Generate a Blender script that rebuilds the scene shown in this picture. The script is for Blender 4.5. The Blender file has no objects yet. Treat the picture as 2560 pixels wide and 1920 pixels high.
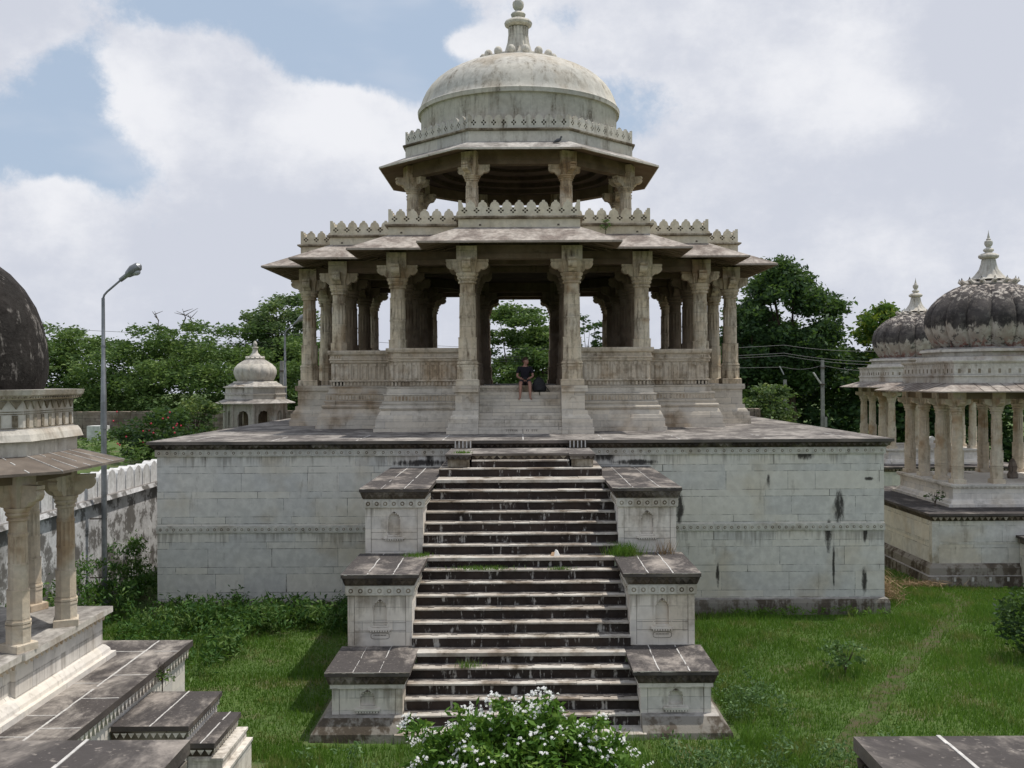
import bpy, math, random
import numpy as np
from mathutils import Vector, Matrix
random.seed(7); RNG = np.random.default_rng(11)
PI = math.pi
scene = bpy.context.scene
COL = scene.collection
ZC = 5.9                       # eye height above the lawn

# ------------------------------------------------------------------ node helpers
class NT:
    def __init__(s, nt): s.t = nt
    def n(s, typ, ins=None, **kw):
        nd = s.t.nodes.new(typ)
        for k, v in kw.items(): setattr(nd, k, v)
        if ins:
            for k, v in ins.items():
                sock = nd.inputs[k]
                if isinstance(v, bpy.types.NodeSocket): s.t.links.new(v, sock)
                else: sock.default_value = v
        return nd
    def m(s, op, a, b=None, c=None, clamp=False):
        nd = s.t.nodes.new('ShaderNodeMath'); nd.operation = op; nd.use_clamp = clamp
        for i, v in enumerate((a, b, c)):
            if v is None: continue
            if isinstance(v, bpy.types.NodeSocket): s.t.links.new(v, nd.inputs[i])
            else: nd.inputs[i].default_value = v
        return nd.outputs[0]
    def mix(s, f, a, b, mode='MIX'):
        nd = s.t.nodes.new('ShaderNodeMix'); nd.data_type = 'RGBA'; nd.blend_type = mode; nd.clamp_factor = True
        for k, v in ((0, f), (6, a), (7, b)):
            if isinstance(v, bpy.types.NodeSocket): s.t.links.new(v, nd.inputs[k])
            elif k == 0: nd.inputs[0].default_value = v
            else: nd.inputs[k].default_value = (*v, 1) if len(v) == 3 else v
        return nd.outputs[2]
    def ss(s, v, lo, hi, a=0.0, b=1.0):
        nd = s.t.nodes.new('ShaderNodeMapRange'); nd.interpolation_type = 'SMOOTHSTEP'
        for k, x in enumerate((v, lo, hi, a, b)):
            if isinstance(x, bpy.types.NodeSocket): s.t.links.new(x, nd.inputs[k])
            else: nd.inputs[k].default_value = x
        return nd.outputs[0]
    def noise(s, vec, scale, detail=4.0, rough=0.55, dist=0.0):
        return s.n('ShaderNodeTexNoise', {'Vector': vec, 'Scale': scale, 'Detail': detail, 'Roughness': rough, 'Distortion': dist}).outputs[0]
    def vmul(s, vec, xyz):
        return s.n('ShaderNodeVectorMath', {0: vec, 1: xyz}, operation='MULTIPLY').outputs[0]
    def vec(s, x, y, z):
        return s.n('ShaderNodeCombineXYZ', {0: x, 1: y, 2: z}).outputs[0]

def newmat(name):
    mt = bpy.data.materials.new(name); mt.use_nodes = True
    nt = mt.node_tree; nt.nodes.clear()
    N = NT(nt)
    out = N.n('ShaderNodeOutputMaterial')
    bs = N.n('ShaderNodeBsdfPrincipled')
    nt.links.new(bs.outputs[0], out.inputs[0])
    return mt, N, bs, out

def stone(name, c1, c2, c3=None, stain=(0.03, 0.026, 0.022), stain_amt=0.5, streak=0.5, joints=None, joint_amt=0.6,
          rough=0.85, bump=0.25, top=None, top_light=None, blobs=(), scale=1.0, grime=0.3, panel=None, drip=()):
    """weathered masonry.  joints=(z0, period, split, length)"""
    mt, N, bs, out = newmat(name)
    geo = N.n('ShaderNodeNewGeometry')
    P = geo.outputs['Position']; NO = geo.outputs['True Normal']
    sp = N.n('ShaderNodeSeparateXYZ', {0: P}); sn = N.n('ShaderNodeSeparateXYZ', {0: NO})
    X, Y, Z = sp.outputs; nx, ny, nz = sn.outputs
    n1 = N.noise(P, 0.9*scale, 2, .6)
    n2 = N.noise(P, 5.5*scale, 3, .6)
    col = N.mix(N.ss(n1, .35, .65), c1, c2)
    if c3: col = N.mix(N.ss(N.noise(P, 0.55*scale, 3, .6), .5, .68), col, c3)
    col = N.mix(N.ss(n2, .3, .75), N.mix(.22, col, (.08, .075, .07)), col)
    u = N.m('ADD', N.m('MULTIPLY', X, N.m('LESS_THAN', N.m('ABSOLUTE', nx), N.m('ABSOLUTE', ny))),
            N.m('MULTIPLY', Y, N.m('GREATER_THAN', N.m('ABSOLUTE', nx), N.m('ABSOLUTE', ny))))
    hbump = n2
    if joints:
        z0, per, split, ln = joints
        zz = N.m('DIVIDE', N.m('SUBTRACT', Z, z0), per)
        zf = N.m('FRACT', zz); zi = N.m('FLOOR', zz)
        up = N.m('GREATER_THAN', zf, split)
        row = N.m('ADD', N.m('MULTIPLY', zi, 2.0), up)
        wn = N.n('ShaderNodeTexWhiteNoise', {'W': row}, noise_dimensions='1D').outputs[0]
        uu = N.m('DIVIDE', N.m('ADD', u, N.m('MULTIPLY', wn, 9.0)), ln)
        uu = N.m('ADD', uu, N.m('MULTIPLY', N.m('SINE', N.m('MULTIPLY', uu, 2.4)), .28))
        uf = N.m('FRACT', uu); ui = N.m('FLOOR', uu)
        w = .009
        def line(fr, at, size):
            d = N.m('ABSOLUTE', N.m('SUBTRACT', fr, at))
            return N.ss(N.m('MULTIPLY', d, size), w*.4, w, 1.0, 0.0)
        l = N.m('MAXIMUM', line(zf, 0.0, per), N.m('MAXIMUM', line(zf, 1.0, per), line(zf, split, per)))
        lv = N.m('MAXIMUM', line(uf, 0.0, ln), line(uf, 1.0, ln))
        vert = N.m('LESS_THAN', N.m('ABSOLUTE', nz), .6)
        brk = N.ss(N.noise(P, 2.3, 4, .75), .40, .62, .10, 1.0)
        lm = N.m('MULTIPLY', N.m('MULTIPLY', N.m('MAXIMUM', l, lv), vert), brk)
        rv = N.n('ShaderNodeTexWhiteNoise', {'Vector': N.vec(ui, row, 0.0)}, noise_dimensions='3D').outputs[0]
        col = N.mix(N.m('MULTIPLY', N.ss(rv, .0, 1.0), .34), col, N.mix(N.ss(rv, .45, .55), (c1[0]*.74, c1[1]*.77, c1[2]*.82), (c2[0]*1.12, c2[1]*1.08, c2[2]*1.0)))
        col = N.mix(N.m('MULTIPLY', lm, joint_amt), col, (.05, .045, .04))
    # dark running streaks and lichen
    sv = N.vmul(P, (3.2, 3.2, .55))
    s1 = N.noise(sv, 1.5*scale, 4, .68)
    s2 = N.noise(P, 1.1*scale, 4, .65)
    s3 = N.noise(P, 13.0, 2, .6)
    f = N.m('ADD', N.m('MULTIPLY', s1, streak), N.m('ADD', N.m('MULTIPLY', s2, 1.0-streak), N.m('MULTIPLY', N.m('SUBTRACT', s3, .5), .18)))
    thr = .78 - .42*stain_amt
    col = N.mix(N.m('MULTIPLY', N.ss(f, thr, thr+.09), .88), col, stain)
    col = N.mix(N.m('MULTIPLY', N.ss(f, thr-.12, thr+.02), grime), col, (.16, .125, .085))
    if drip:
        for zt in drip:
            dz = N.m('SUBTRACT', zt, Z)
            g = N.m('MULTIPLY', N.ss(dz, 0.0, .8, 1.0, 0.0), N.m('GREATER_THAN', dz, 0.0))
            k = N.ss(N.m('ADD', N.m('MULTIPLY', g, .34), N.m('ADD', N.m('MULTIPLY', N.noise(N.vmul(P, (6.0, 6.0, .4)), 1.6, 3, .6), .6), N.m('MULTIPLY', N.noise(P, .8, 2, .5), .45))), .80, .97)
            col = N.mix(N.m('MULTIPLY', k, .5), col, (.15, .125, .095))
    if panel:      # carved upright figures in a frieze: (u period, z0, z1)
        pf = N.m('ABSOLUTE', N.m('SUBTRACT', N.m('FRACT', N.m('DIVIDE', u, panel[0])), .5))
        inside = N.m('MULTIPLY', N.m('GREATER_THAN', Z, panel[1]), N.m('LESS_THAN', Z, panel[2]))
        g = N.m('MULTIPLY', N.ss(pf, .36, .47), inside)
        col = N.mix(N.m('MULTIPLY', g, .4), col, (.16, .12, .085))
    if blobs: bn = N.m('MULTIPLY', N.m('SUBTRACT', N.noise(N.vmul(P, (2.5, 2.5, .8)), 4.0, 4, .7), .5), 5.0)
    for (bx, bz, sx, sz) in blobs:
        dx = N.m('DIVIDE', N.m('SUBTRACT', X, bx), sx); dz = N.m('DIVIDE', N.m('SUBTRACT', Z, bz), sz)
        d = N.m('ADD', N.m('MULTIPLY', dx, dx), N.m('MULTIPLY', dz, dz))
        d = N.m('ADD', d, bn)
        col = N.mix(N.ss(d, .1, 1.9, .92, 0.0), col, (.022, .019, .017))
    if top:        # weathered horizontal faces: (dark, light, amount)
        upf = N.ss(nz, .72, .9)
        t = N.mix(N.ss(N.noise(N.vmul(P, (1.0, .6, 1.0)), 1.3, 6, .7, .4), .52-.2*top[2], .70-.1*top[2]), top[0], top[1])
        t = N.mix(N.ss(N.noise(P, 22.0, 3, .6), .60, .70, 0.0, .55), t, top[1])
        t = N.mix(N.ss(N.noise(P, 7.0, 4, .6), .3, .7, .4, 0.0), t, (.05, .045, .042))
        col = N.mix(upf, col, t)
    bs.inputs['Base Color'].default_value = (*c1, 1)
    N.t.links.new(col, bs.inputs['Base Color'])
    bs.inputs['Roughness'].default_value = rough
    bs.inputs['Specular IOR Level'].default_value = .12
    if bump:
        hb = N.m('ADD', N.m('MULTIPLY', hbump, .6), N.m('MULTIPLY', N.noise(P, 30.0, 1, .6), .35))
        if joints: hb = N.m('SUBTRACT', hb, N.m('MULTIPLY', lm, .7))
        b = N.n('ShaderNodeBump', {'Strength': bump, 'Distance': .03, 'Height': hb})
        N.t.links.new(b.outputs[0], bs.inputs['Normal'])
    return mt

def plain(name, c, rough=.6, metal=0.0, var=.25, scale=6.0, bump=.0):
    mt, N, bs, out = newmat(name)
    P = N.n('ShaderNodeNewGeometry').outputs['Position']
    f = N.ss(N.noise(P, scale, 4, .6), .3, .7)
    c2 = tuple(x*(1-var) for x in c)
    N.t.links.new(N.mix(f, c2, c), bs.inputs['Base Color'])
    bs.inputs['Roughness'].default_value = rough; bs.inputs['Metallic'].default_value = metal
    if bump:
        b = N.n('ShaderNodeBump', {'Strength': bump, 'Distance': .02, 'Height': N.noise(P, scale*5, 3, .6)})
        N.t.links.new(b.outputs[0], bs.inputs['Normal'])
    return mt

def leafmat(name, ca, cb, cc=None, nscale=.35, trans=.3, cc_amt=.3):
    mt, N, bs, out = newmat(name)
    geo = N.n('ShaderNodeNewGeometry')
    P = geo.outputs['Position']; r = geo.outputs['Random Per Island']
    n = N.noise(P, nscale, 3, .6)
    col = N.mix(N.ss(N.m('ADD', N.m('MULTIPLY', r, .45), N.m('MULTIPLY', n, .75)), .35, .85), ca, cb)
    if cc: col = N.mix(N.ss(N.m('ADD', N.noise(P, nscale*2.3, 3, .6), N.m('MULTIPLY', r, .2)), .74-.3*cc_amt, .84-.3*cc_amt), col, cc)
    N.t.links.new(col, bs.inputs['Base Color'])
    bs.inputs['Roughness'].default_value = .6; bs.inputs['Specular IOR Level'].default_value = .25
    tr = N.n('ShaderNodeBsdfTranslucent', {'Color': N.mix(.5, col, (.18, .30, .04), 'MIX')})
    mx = N.n('ShaderNodeMixShader', {0: trans, 1: bs.outputs[0], 2: tr.outputs[0]})
    N.t.links.new(mx.outputs[0], out.inputs[0])
    return mt

M = {}
WB = [(8.1, 2.62, .13, .34), (7.82, 1.9, .07, .34), (4.05, 2.6, .09, .36), (-2.55, 3.80, .62, .07), (-2.3, 4.02, .09, .2),
      (2.95, 3.80, .5, .06), (8.72, .75, .06, .3), (7.2, 4.0, .2, .14), (8.75, 1.95, .05, .2),
      (7.95, 1.2, .03, .5), (5.0, .9, .04, .25), (2.1, 4.0, .3, .15), (6.3, 3.3, .04, .15), (8.85, 3.35, .1, .04)]
M['wall'] = stone('marble_wall', (.68, .66, .62), (.73, .70, .64), (.62, .555, .455), stain_amt=.24, streak=.75, joints=(.36, .64, .27, 1.12),
                  joint_amt=.85, top=((.16, .14, .13), (.42, .40, .37), .6), blobs=WB, grime=.35, bump=.15, drip=(4.0, 2.04))
M['ped'] = stone('marble_pedestal', (.72, .675, .62), (.78, .735, .67), (.64, .555, .45), stain_amt=.36, streak=.35, joints=(.1, .46, .55, .9), joint_amt=.45, grime=.4, bump=.15, drip=(3.3, 1.96, .74))
M['base'] = stone('marble_plinth', (.66, .60, .51), (.70, .635, .54), (.48, .355, .235), stain_amt=.36, streak=.35, joints=(.0, .39, .5, .8), joint_amt=.5, grime=.4,
                  top=((.30, .27, .24), (.50, .47, .43), .6))
M['rail'] = stone('carved_marble', (.64, .54, .415), (.70, .615, .50), (.52, .39, .26), stain=(.17, .12, .08), stain_amt=.45, streak=.4, scale=1.6, grime=.5, panel=(.27, ZC+.02, ZC+.55), bump=.6)
M['column'] = stone('column_stone', (.66, .545, .40), (.71, .625, .495), (.42, .285, .165), stain=(.14, .10, .07), stain_amt=.48, streak=.7, scale=1.5, grime=.5, bump=.5, joints=(.3, .62, .5, 3.0), joint_amt=.45)
M['inner'] = stone('beam_stone', (.19, .135, .09), (.24, .18, .125), (.11, .075, .045), stain=(.07, .05, .037), stain_amt=.5, streak=.4, scale=1.3, grime=.5, bump=.6)  # stone colour lowered to deepen the shade among the beams
M['incol'] = stone('stained_shaded_inner_column', (.22, .16, .11), (.28, .215, .155), (.13, .09, .055), stain=(.09, .062, .042), stain_amt=.5, streak=.7, scale=1.5, grime=.5, bump=.5)  # brown stained stone, darkened further to paint in the interior shade
M['shadeceil'] = stone('shaded_ceiling', (.07, .05, .034), (.10, .075, .052), (.04, .028, .02), stain_amt=.5, streak=.3, grime=.4, bump=.4)  # near-black colour stands in for the deep shade under the ceilings
M['parapet'] = stone('parapet_stone', (.70, .62, .47), (.74, .67, .54), (.60, .51, .37), stain_amt=.3, streak=.5, scale=1.4, grime=.3, bump=.2)
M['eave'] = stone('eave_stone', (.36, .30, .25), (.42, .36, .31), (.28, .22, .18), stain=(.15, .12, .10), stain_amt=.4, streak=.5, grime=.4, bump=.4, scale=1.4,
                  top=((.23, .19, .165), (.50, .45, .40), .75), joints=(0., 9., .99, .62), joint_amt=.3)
M['dome'] = stone('dome_stone', (.58, .555, .50), (.63, .60, .54), (.52, .465, .385), stain=(.17, .155, .13), stain_amt=.44, streak=.80, scale=1.1, grime=.35, bump=.15, joints=(.2, .95, .97, 2.2), joint_amt=.3)
M['slab'] = stone('dark_slab', (.07, .06, .055), (.10, .085, .078), (.16, .14, .125), stain_amt=.35, streak=.2, grime=.3, bump=.4, scale=2.0,
                  top=((.078, .070, .068), (.36, .32, .285), .30))
M['deck'] = stone('terrace_slab', (.10, .09, .08), (.2, .17, .15), None, stain_amt=.35, streak=.2, grime=.3, bump=.4,
                  top=((.13, .118, .112), (.40, .37, .34), .62))
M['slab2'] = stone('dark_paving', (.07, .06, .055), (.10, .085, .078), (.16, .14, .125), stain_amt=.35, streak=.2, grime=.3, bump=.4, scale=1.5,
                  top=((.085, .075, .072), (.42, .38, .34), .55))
M['black'] = stone('blackened_stone', (.030, .024, .020), (.07, .055, .043), (.32, .29, .25), stain_amt=.55, streak=.5, grime=.3, bump=.5, scale=2.2)
M['halfblack'] = stone('soiled_frieze', (.34, .29, .22), (.40, .36, .29), (.08, .062, .045), stain_amt=.62, streak=.45, grime=.6, bump=.5, scale=2.0)
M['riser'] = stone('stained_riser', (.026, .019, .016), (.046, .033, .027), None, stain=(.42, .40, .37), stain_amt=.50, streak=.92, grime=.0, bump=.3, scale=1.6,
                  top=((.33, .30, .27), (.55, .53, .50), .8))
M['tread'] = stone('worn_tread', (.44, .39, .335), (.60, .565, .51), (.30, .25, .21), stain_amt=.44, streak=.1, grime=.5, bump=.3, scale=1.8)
M['halfbase'] = stone('soiled_plinth', (.06, .048, .038), (.11, .09, .075), (.28, .25, .21), stain_amt=.78, streak=.45, grime=.3, stain=(.34, .32, .29), bump=.4, top=((.30, .28, .25), (.46, .43, .40), .6))
M['slabeave'] = stone('slab_eave', (.14, .115, .095), (.22, .185, .155), (.34, .30, .255), stain_amt=.3, streak=.3, grime=.3, bump=.3, scale=2.0)
M['mortar'] = plain('mortar', (.62, .60, .57), .9, var=.3, scale=14)
M['crev'] = plain('dark_crevice', (.14, .11, .085), .9, var=.4, scale=20)
M['bdome'] = stone('blackened_dome', (.012, .010, .009), (.026, .022, .020), None, stain=(.22, .20, .185), stain_amt=.56, streak=.45, grime=.0, bump=.6, scale=2.0, top=((.05, .045, .042), (.09, .08, .07), .6))
M['wash'] = stone('whitewashed_wall', (.74, .74, .75), (.60, .60, .61), (.30, .29, .28), stain=(.13, .125, .12), stain_amt=.74, streak=.12, grime=.1, bump=.5, scale=1.5, top=((.20, .19, .18), (.30, .28, .27), .5))
M['washtop'] = stone('whitewashed_merlon', (.80, .80, .80), (.70, .70, .69), None, stain=(.14, .13, .12), stain_amt=.42, streak=.7, grime=.25, bump=.5, scale=1.3)
M['rubble'] = stone('rubble_masonry', (.19, .15, .125), (.27, .23, .195), (.12, .095, .08), stain_amt=.4, streak=.2, joints=(0., .34, .5, .5), joint_amt=.6, grime=.5, bump=.9, scale=2.5)
M['lime'] = stone('limewashed_stone', (.60, .56, .49), (.67, .63, .57), (.46, .385, .31), stain_amt=.40, streak=.6, grime=.35, bump=.3, scale=1.5, top=((.26, .24, .22), (.55, .52, .48), .6))
M['limec'] = stone('pale_column_stone', (.62, .52, .395), (.67, .59, .475), (.46, .33, .21), stain=(.2, .15, .1), stain_amt=.3, streak=.7, grime=.5, bump=.35, scale=2.0)
M['tile'] = stone('small_frieze_tile', (.62, .595, .54), (.68, .65, .58), (.50, .45, .37), stain_amt=.30, streak=.4, scale=2.0, grime=.4)
M['steel'] = plain('galvanised_steel', (.30, .31, .32), .45, .6, var=.4, scale=3)
M['glass'] = plain('lamp_glass', (.45, .46, .47), .2, 0, var=.2)
M['conc'] = plain('concrete_pole', (.32, .31, .29), .9, var=.3)
M['cable'] = plain('wire', (.16, .16, .16), .6)
M['leafA'] = leafmat('acacia_leaf', (.060, .115, .034), (.140, .215, .068), (.18, .26, .07), .28)
M['leafB'] = leafmat('dark_leaf', (.020, .046, .020), (.056, .110, .040), (.080, .145, .04), .4)
M['leafC'] = leafmat('pale_leaf', (.07, .12, .045), (.15, .21, .09), (.20, .25, .07), .5)
M['leafD'] = leafmat('fresh_leaf', (.045, .10, .018), (.10, .19, .03), (.22, .27, .03), .8, cc_amt=.5)
M['leafE'] = leafmat('glossy_leaf', (.055, .135, .016), (.125, .245, .034), (.20, .32, .055), 1.6)
M['weed'] = leafmat('weed_leaf', (.030, .085, .018), (.080, .170, .034), (.14, .22, .06), .6)
M['fluff'] = leafmat('pale_weed_leaf', (.06, .12, .04), (.13, .22, .08), (.20, .30, .14), 1.0)
M['grass'] = leafmat('grass_blade', (.075, .168, .020), (.140, .262, .036), (.22, .24, .075), .5, trans=.35)
M['dry'] = leafmat('dry_stalk', (.22, .14, .08), (.40, .28, .17), None, 2.0, trans=.1)
M['bark'] = plain('bark', (.10, .075, .05), .95, var=.5, scale=4, bump=.6)
M['petal'] = leafmat('white_petal', (.80, .80, .78), (.86, .86, .86), None, 3, trans=.15)
M['red'] = plain('red_petal', (.55, .04, .08), .6)

def ground_mat():
    mt, N, bs, out = newmat('lawn_soil')
    P = N.n('ShaderNodeNewGeometry').outputs['Position']
    a = N.mix(N.ss(N.noise(P, .35, 5, .6), .35, .65), (.065, .12, .02), (.10, .165, .03))
    a = N.mix(N.ss(N.noise(P, .9, 5, .65), .50, .66, 0, .8), a, (.15, .13, .065))
    a = N.mix(N.ss(N.noise(P, 16, 4, .7), .3, .7, .45, 0), a, (.018, .036, .008))
    N.t.links.new(a, bs.inputs['Base Color']); bs.inputs['Roughness'].default_value = .95
    b = N.n('ShaderNodeBump', {'Strength': .8, 'Distance': .05, 'Height': N.noise(P, 14, 4, .7)})
    N.t.links.new(b.outputs[0], bs.inputs['Normal'])
    return mt
M['ground'] = ground_mat()
M['path'] = stone('trodden_earth', (.085, .072, .038), (.07, .085, .028), (.11, .09, .052), stain=(.055, .09, .02), stain_amt=.75, streak=.0, grime=.0, bump=.8, scale=2.5)

def ribdome_mat():
    mt, N, bs, out = newmat('peeling_black_dome')
    g = N.n('ShaderNodeNewGeometry'); P = g.outputs['Position']
    Z = N.n('ShaderNodeSeparateXYZ', {0: P}).outputs[2]
    zr = N.m('SUBTRACT', Z, ZC)
    n = N.noise(N.vmul(P, (2.2, 2.2, .9)), 1.4, 6, .68)
    hi = N.ss(N.m('ADD', zr, N.m('MULTIPLY', n, .9)), 2.75, 3.15)
    lo = N.ss(N.m('ADD', zr, N.m('MULTIPLY', n, 1.3)), 2.22, 2.34, 1.0, 0.0)
    white = N.m('MAXIMUM', N.m('MULTIPLY', lo, N.ss(N.noise(P, 4.0, 5, .7), .54, .62, 1, 0.12)), N.m('MULTIPLY', N.ss(N.noise(P, 6.5, 5, .7), .50, .58), N.m('ADD', N.m('MULTIPLY', hi, .9), .12)))
    blk = N.mix(N.ss(N.noise(P, 2.0, 4, .6), .35, .65), (.032, .027, .026), (.075, .065, .062))
    wh = N.mix(N.ss(N.noise(P, 3.0, 4, .6), .35, .65), (.50, .46, .41), (.34, .29, .25))
    col = N.mix(white, blk, wh)
    rd = N.m('MULTIPLY', N.ss(zr, 1.05, 1.35, 1, 0), N.ss(N.noise(P, 5.0, 3, .6), .5, .56))
    col = N.mix(N.m('MULTIPLY', rd, .7), col, (.24, .075, .055))
    N.t.links.new(col, bs.inputs['Base Color']); bs.inputs['Roughness'].default_value = .9
    b = N.n('ShaderNodeBump', {'Strength': .5, 'Distance': .04, 'Height': N.noise(P, 9, 5, .7)})
    N.t.links.new(b.outputs[0], bs.inputs['Normal'])
    return mt
M['ribdome'] = ribdome_mat()

# ------------------------------------------------------------------ geometry helpers
WORLD = {}
class MB:
    def __init__(s): s.v = []; s.f = []; s.m = []
    def add(s, vs, fs, mi=0):
        o = len(s.v); s.v.extend([tuple(p) for p in vs])
        for f in fs: s.f.append([i+o for i in f]); s.m.append(mi)
        return s
    def box(s, x0, x1, y0, y1, z0, z1, mi=0):
        return s.add([(x0,y0,z0),(x1,y0,z0),(x1,y1,z0),(x0,y1,z0),(x0,y0,z1),(x1,y0,z1),(x1,y1,z1),(x0,y1,z1)],
                     [(3,2,1,0),(4,5,6,7),(0,1,5,4),(1,2,6,5),(2,3,7,6),(3,0,4,7)], mi)
    def loft(s, rings, closed=True, cap0=True, cap1=True, mi=0, mis=None):
        n = len(rings[0]); vs = [p for r in rings for p in r]
        for k in range(len(rings)-1):
            fs = []
            for i in range(n if closed else n-1):
                j = (i+1) % n
                fs.append((k*n+i, k*n+j, (k+1)*n+j, (k+1)*n+i))
            if k == 0: s.add(vs, fs, mis[0] if mis else mi); base = len(s.v)-len(vs)
            else:
                for f in fs: s.f.append([i+base for i in f]); s.m.append(mis[k] if mis else mi)
        if cap0: s.f.append([base+i for i in reversed(range(n))]); s.m.append(mis[0] if mis else mi)
        if cap1: s.f.append([base+(len(rings)-1)*n+i for i in range(n)]); s.m.append(mis[-1] if mis else mi)
        return s
    def prism(s, poly, z0, z1, mi=0):
        return s.loft([[(x, y, z0) for x, y in poly], [(x, y, z1) for x, y in poly]], mi=mi)
    def lathe(s, prof, n=48, cx=0, cy=0, cap0=True, cap1=True, mod=None, mi=0):
        rings = []
        for r, z in prof:
            rings.append([(cx+r*(mod(2*PI*i/n) if mod else 1)*math.cos(2*PI*i/n), cy+r*(mod(2*PI*i/n) if mod else 1)*math.sin(2*PI*i/n), z) for i in range(n)])
        return s.loft(rings, True, cap0, cap1, mi)
    def extr(s, poly, org, u, nrm, t, mi=0):
        """polygon (a,z) drawn on direction u, thickened t along nrm (centred on org plane, from 0 to t)"""
        ux, uy = u; nx, ny = nrm
        r0 = [(org[0]+a*ux, org[1]+a*uy, org[2]+z) for a, z in poly]
        r1 = [(p[0]+nx*t, p[1]+ny*t, p[2]) for p in r0]
        return s.loft([r0, r1], mi=mi)
    def limb(s, p0, p1, r0, r1, n=8, mi=0):
        p0 = Vector(p0); p1 = Vector(p1); d = (p1-p0).normalized()
        a = d.orthogonal().normalized(); b = d.cross(a)
        return s.loft([[p + (a*math.cos(2*PI*i/n)+b*math.sin(2*PI*i/n))*r for i in range(n)] for p, r in ((p0, r0), (p1, r1))], mi=mi)
    def tube(s, pts, rad, n=6, mi=0):
        pts = [Vector(p) for p in pts]; rings = []
        for i, p in enumerate(pts):
            d = (pts[min(i+1, len(pts)-1)] - pts[max(i-1, 0)]).normalized()
            a = d.cross(Vector((0, 0, 1)));  a = a.normalized() if a.length > 1e-3 else Vector((1, 0, 0))
            b = d.cross(a); r = rad[i] if isinstance(rad, (list, tuple)) else rad
            rings.append([p + (a*math.cos(2*PI*k/n)+b*math.sin(2*PI*k/n))*r for k in range(n)])
        return s.loft(rings, mi=mi)
    def sph(s, c, r, nu=10, nv=6, mi=0, sc=(1, 1, 1)):
        prof = [(max(math.sin(PI*k/nv), 1e-3), -math.cos(PI*k/nv)) for k in range(nv+1)]
        rings = [[(c[0]+r*sc[0]*a*math.cos(2*PI*i/nu), c[1]+r*sc[1]*a*math.sin(2*PI*i/nu), c[2]+r*sc[2]*b) for i in range(nu)] for a, b in prof]
        return s.loft(rings, mi=mi)
    def build(s, name, mats, parent=None, origin=None, smooth=False, label=None):
        if not isinstance(mats, (list, tuple)): mats = [mats]
        pw = WORLD.get(parent.name, Vector((0,0,0))) if parent else Vector((0,0,0))
        og = Vector(origin) if origin is not None else pw.copy()
        me = bpy.data.meshes.new(name)
        me.from_pydata([(x-og.x, y-og.y, z-og.z) for x, y, z in s.v], [], s.f)
        for mt in mats: me.materials.append(mt)
        me.polygons.foreach_set('material_index', s.m)
        if smooth:
            me.polygons.foreach_set('use_smooth', [True]*len(me.polygons))
            try: me.set_sharp_from_angle(angle=math.radians(38))
            except Exception: pass
        me.validate(); me.update()
        o = bpy.data.objects.new(name, me); COL.objects.link(o)
        if parent: o.parent = parent
        o.location = og - pw
        WORLD[o.name] = og
        if label: o['label'] = label
        return o

def tag(o, label, cat=None, group=None, kind=None):
    if label: o['label'] = label
    if cat: o['category'] = cat
    if group: o['group'] = group
    if kind: o['kind'] = kind
    return o
def thing(name, loc, label, cat, group=None):
    o = bpy.data.objects.new(name, None); COL.objects.link(o); o.location = loc
    o.empty_display_size = .3
    WORLD[o.name] = Vector(loc)
    return tag(o, label, cat, group)
def dup(o, world, parent=None, rz=None, sc=None):
    c = o.copy(); COL.objects.link(c); c.parent = parent
    w = Vector(world); pw = WORLD[parent.name] if parent else Vector((0,0,0))
    c.location = w - pw
    if rz is not None: c.rotation_euler = (0, 0, rz)
    if sc is not None: c.scale = sc
    WORLD[c.name] = w
    for ch in list(o.children): _dupc(ch, c)
    return c
def _dupc(ch, c):
    d = ch.copy(); COL.objects.link(d); d.parent = c; d.location = ch.location
    for g in list(ch.children): _dupc(g, d)

def rect(x0, x1, y0, y1, z): return [(x0,y0,z),(x1,y0,z),(x1,y1,z),(x0,y1,z)]
def octo(R, z, cx=0, cy=0, rot=0.0):
    s = R*math.tan(PI/8); rr = math.hypot(R, s)
    return [(cx+rr*math.cos(PI/8+k*PI/4+rot), cy+rr*math.sin(PI/8+k*PI/4+rot), z) for k in range(8)]

def tiles(mb, p, q, z0, z1, pitch, proud=.012, mi=0, mid=None, fill=.7):
    """row of raised square tiles from p to q (outer face line), with a dark rosette in each"""
    p = Vector((p[0], p[1], 0)); q = Vector((q[0], q[1], 0)); L = (q-p).length
    if L < pitch: return
    n = max(1, int(L/pitch)); st = L/n; u = (q-p)/L; nr = Vector((u.y, -u.x, 0))
    for i in range(n):
        c = p+u*(i+.5)*st; w = st*fill/2
        a = c-u*w; zc = (z0+z1)/2
        mb.extr([(0, z0), (2*w, z0), (2*w, z1), (0, z1)], (a.x, a.y, 0), (u.x, u.y), (nr.x, nr.y), proud, mi)
        if mid is not None:
            r = min(w, (z1-z0)/2)*.62
            mb.extr([(w+r*math.cos(PI/4*k), zc+r*math.sin(PI/4*k)) for k in range(8)], (a.x, a.y, 0), (u.x, u.y), (nr.x, nr.y), proud+.005, mid)
            mb.extr([(w+r*.5*math.cos(PI/3*k), zc+r*.5*math.sin(PI/3*k)) for k in range(6)], (a.x, a.y, 0), (u.x, u.y), (nr.x, nr.y), proud+.012, mi)
def tris(mb, p, q, z0, z1, pitch, proud=.015, mi=0):
    p = Vector((p[0], p[1], 0)); q = Vector((q[0], q[1], 0)); L = (q-p).length
    n = max(1, int(L/pitch)); st = L/n; u = (q-p)/L; nr = Vector((u.y, -u.x, 0))
    for i in range(n):
        a = p+u*i*st
        mb.extr([(st*.08, z1), (st*.5, z0), (st*.92, z1)], (a.x, a.y, 0), (u.x, u.y), (nr.x, nr.y), proud, mi)

def ring_edges(r):  # consecutive pairs, outline CCW -> outward normal is (u.y,-u.x)
    return [(r[i], r[(i+1) % len(r)]) for i in range(len(r))]

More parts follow.
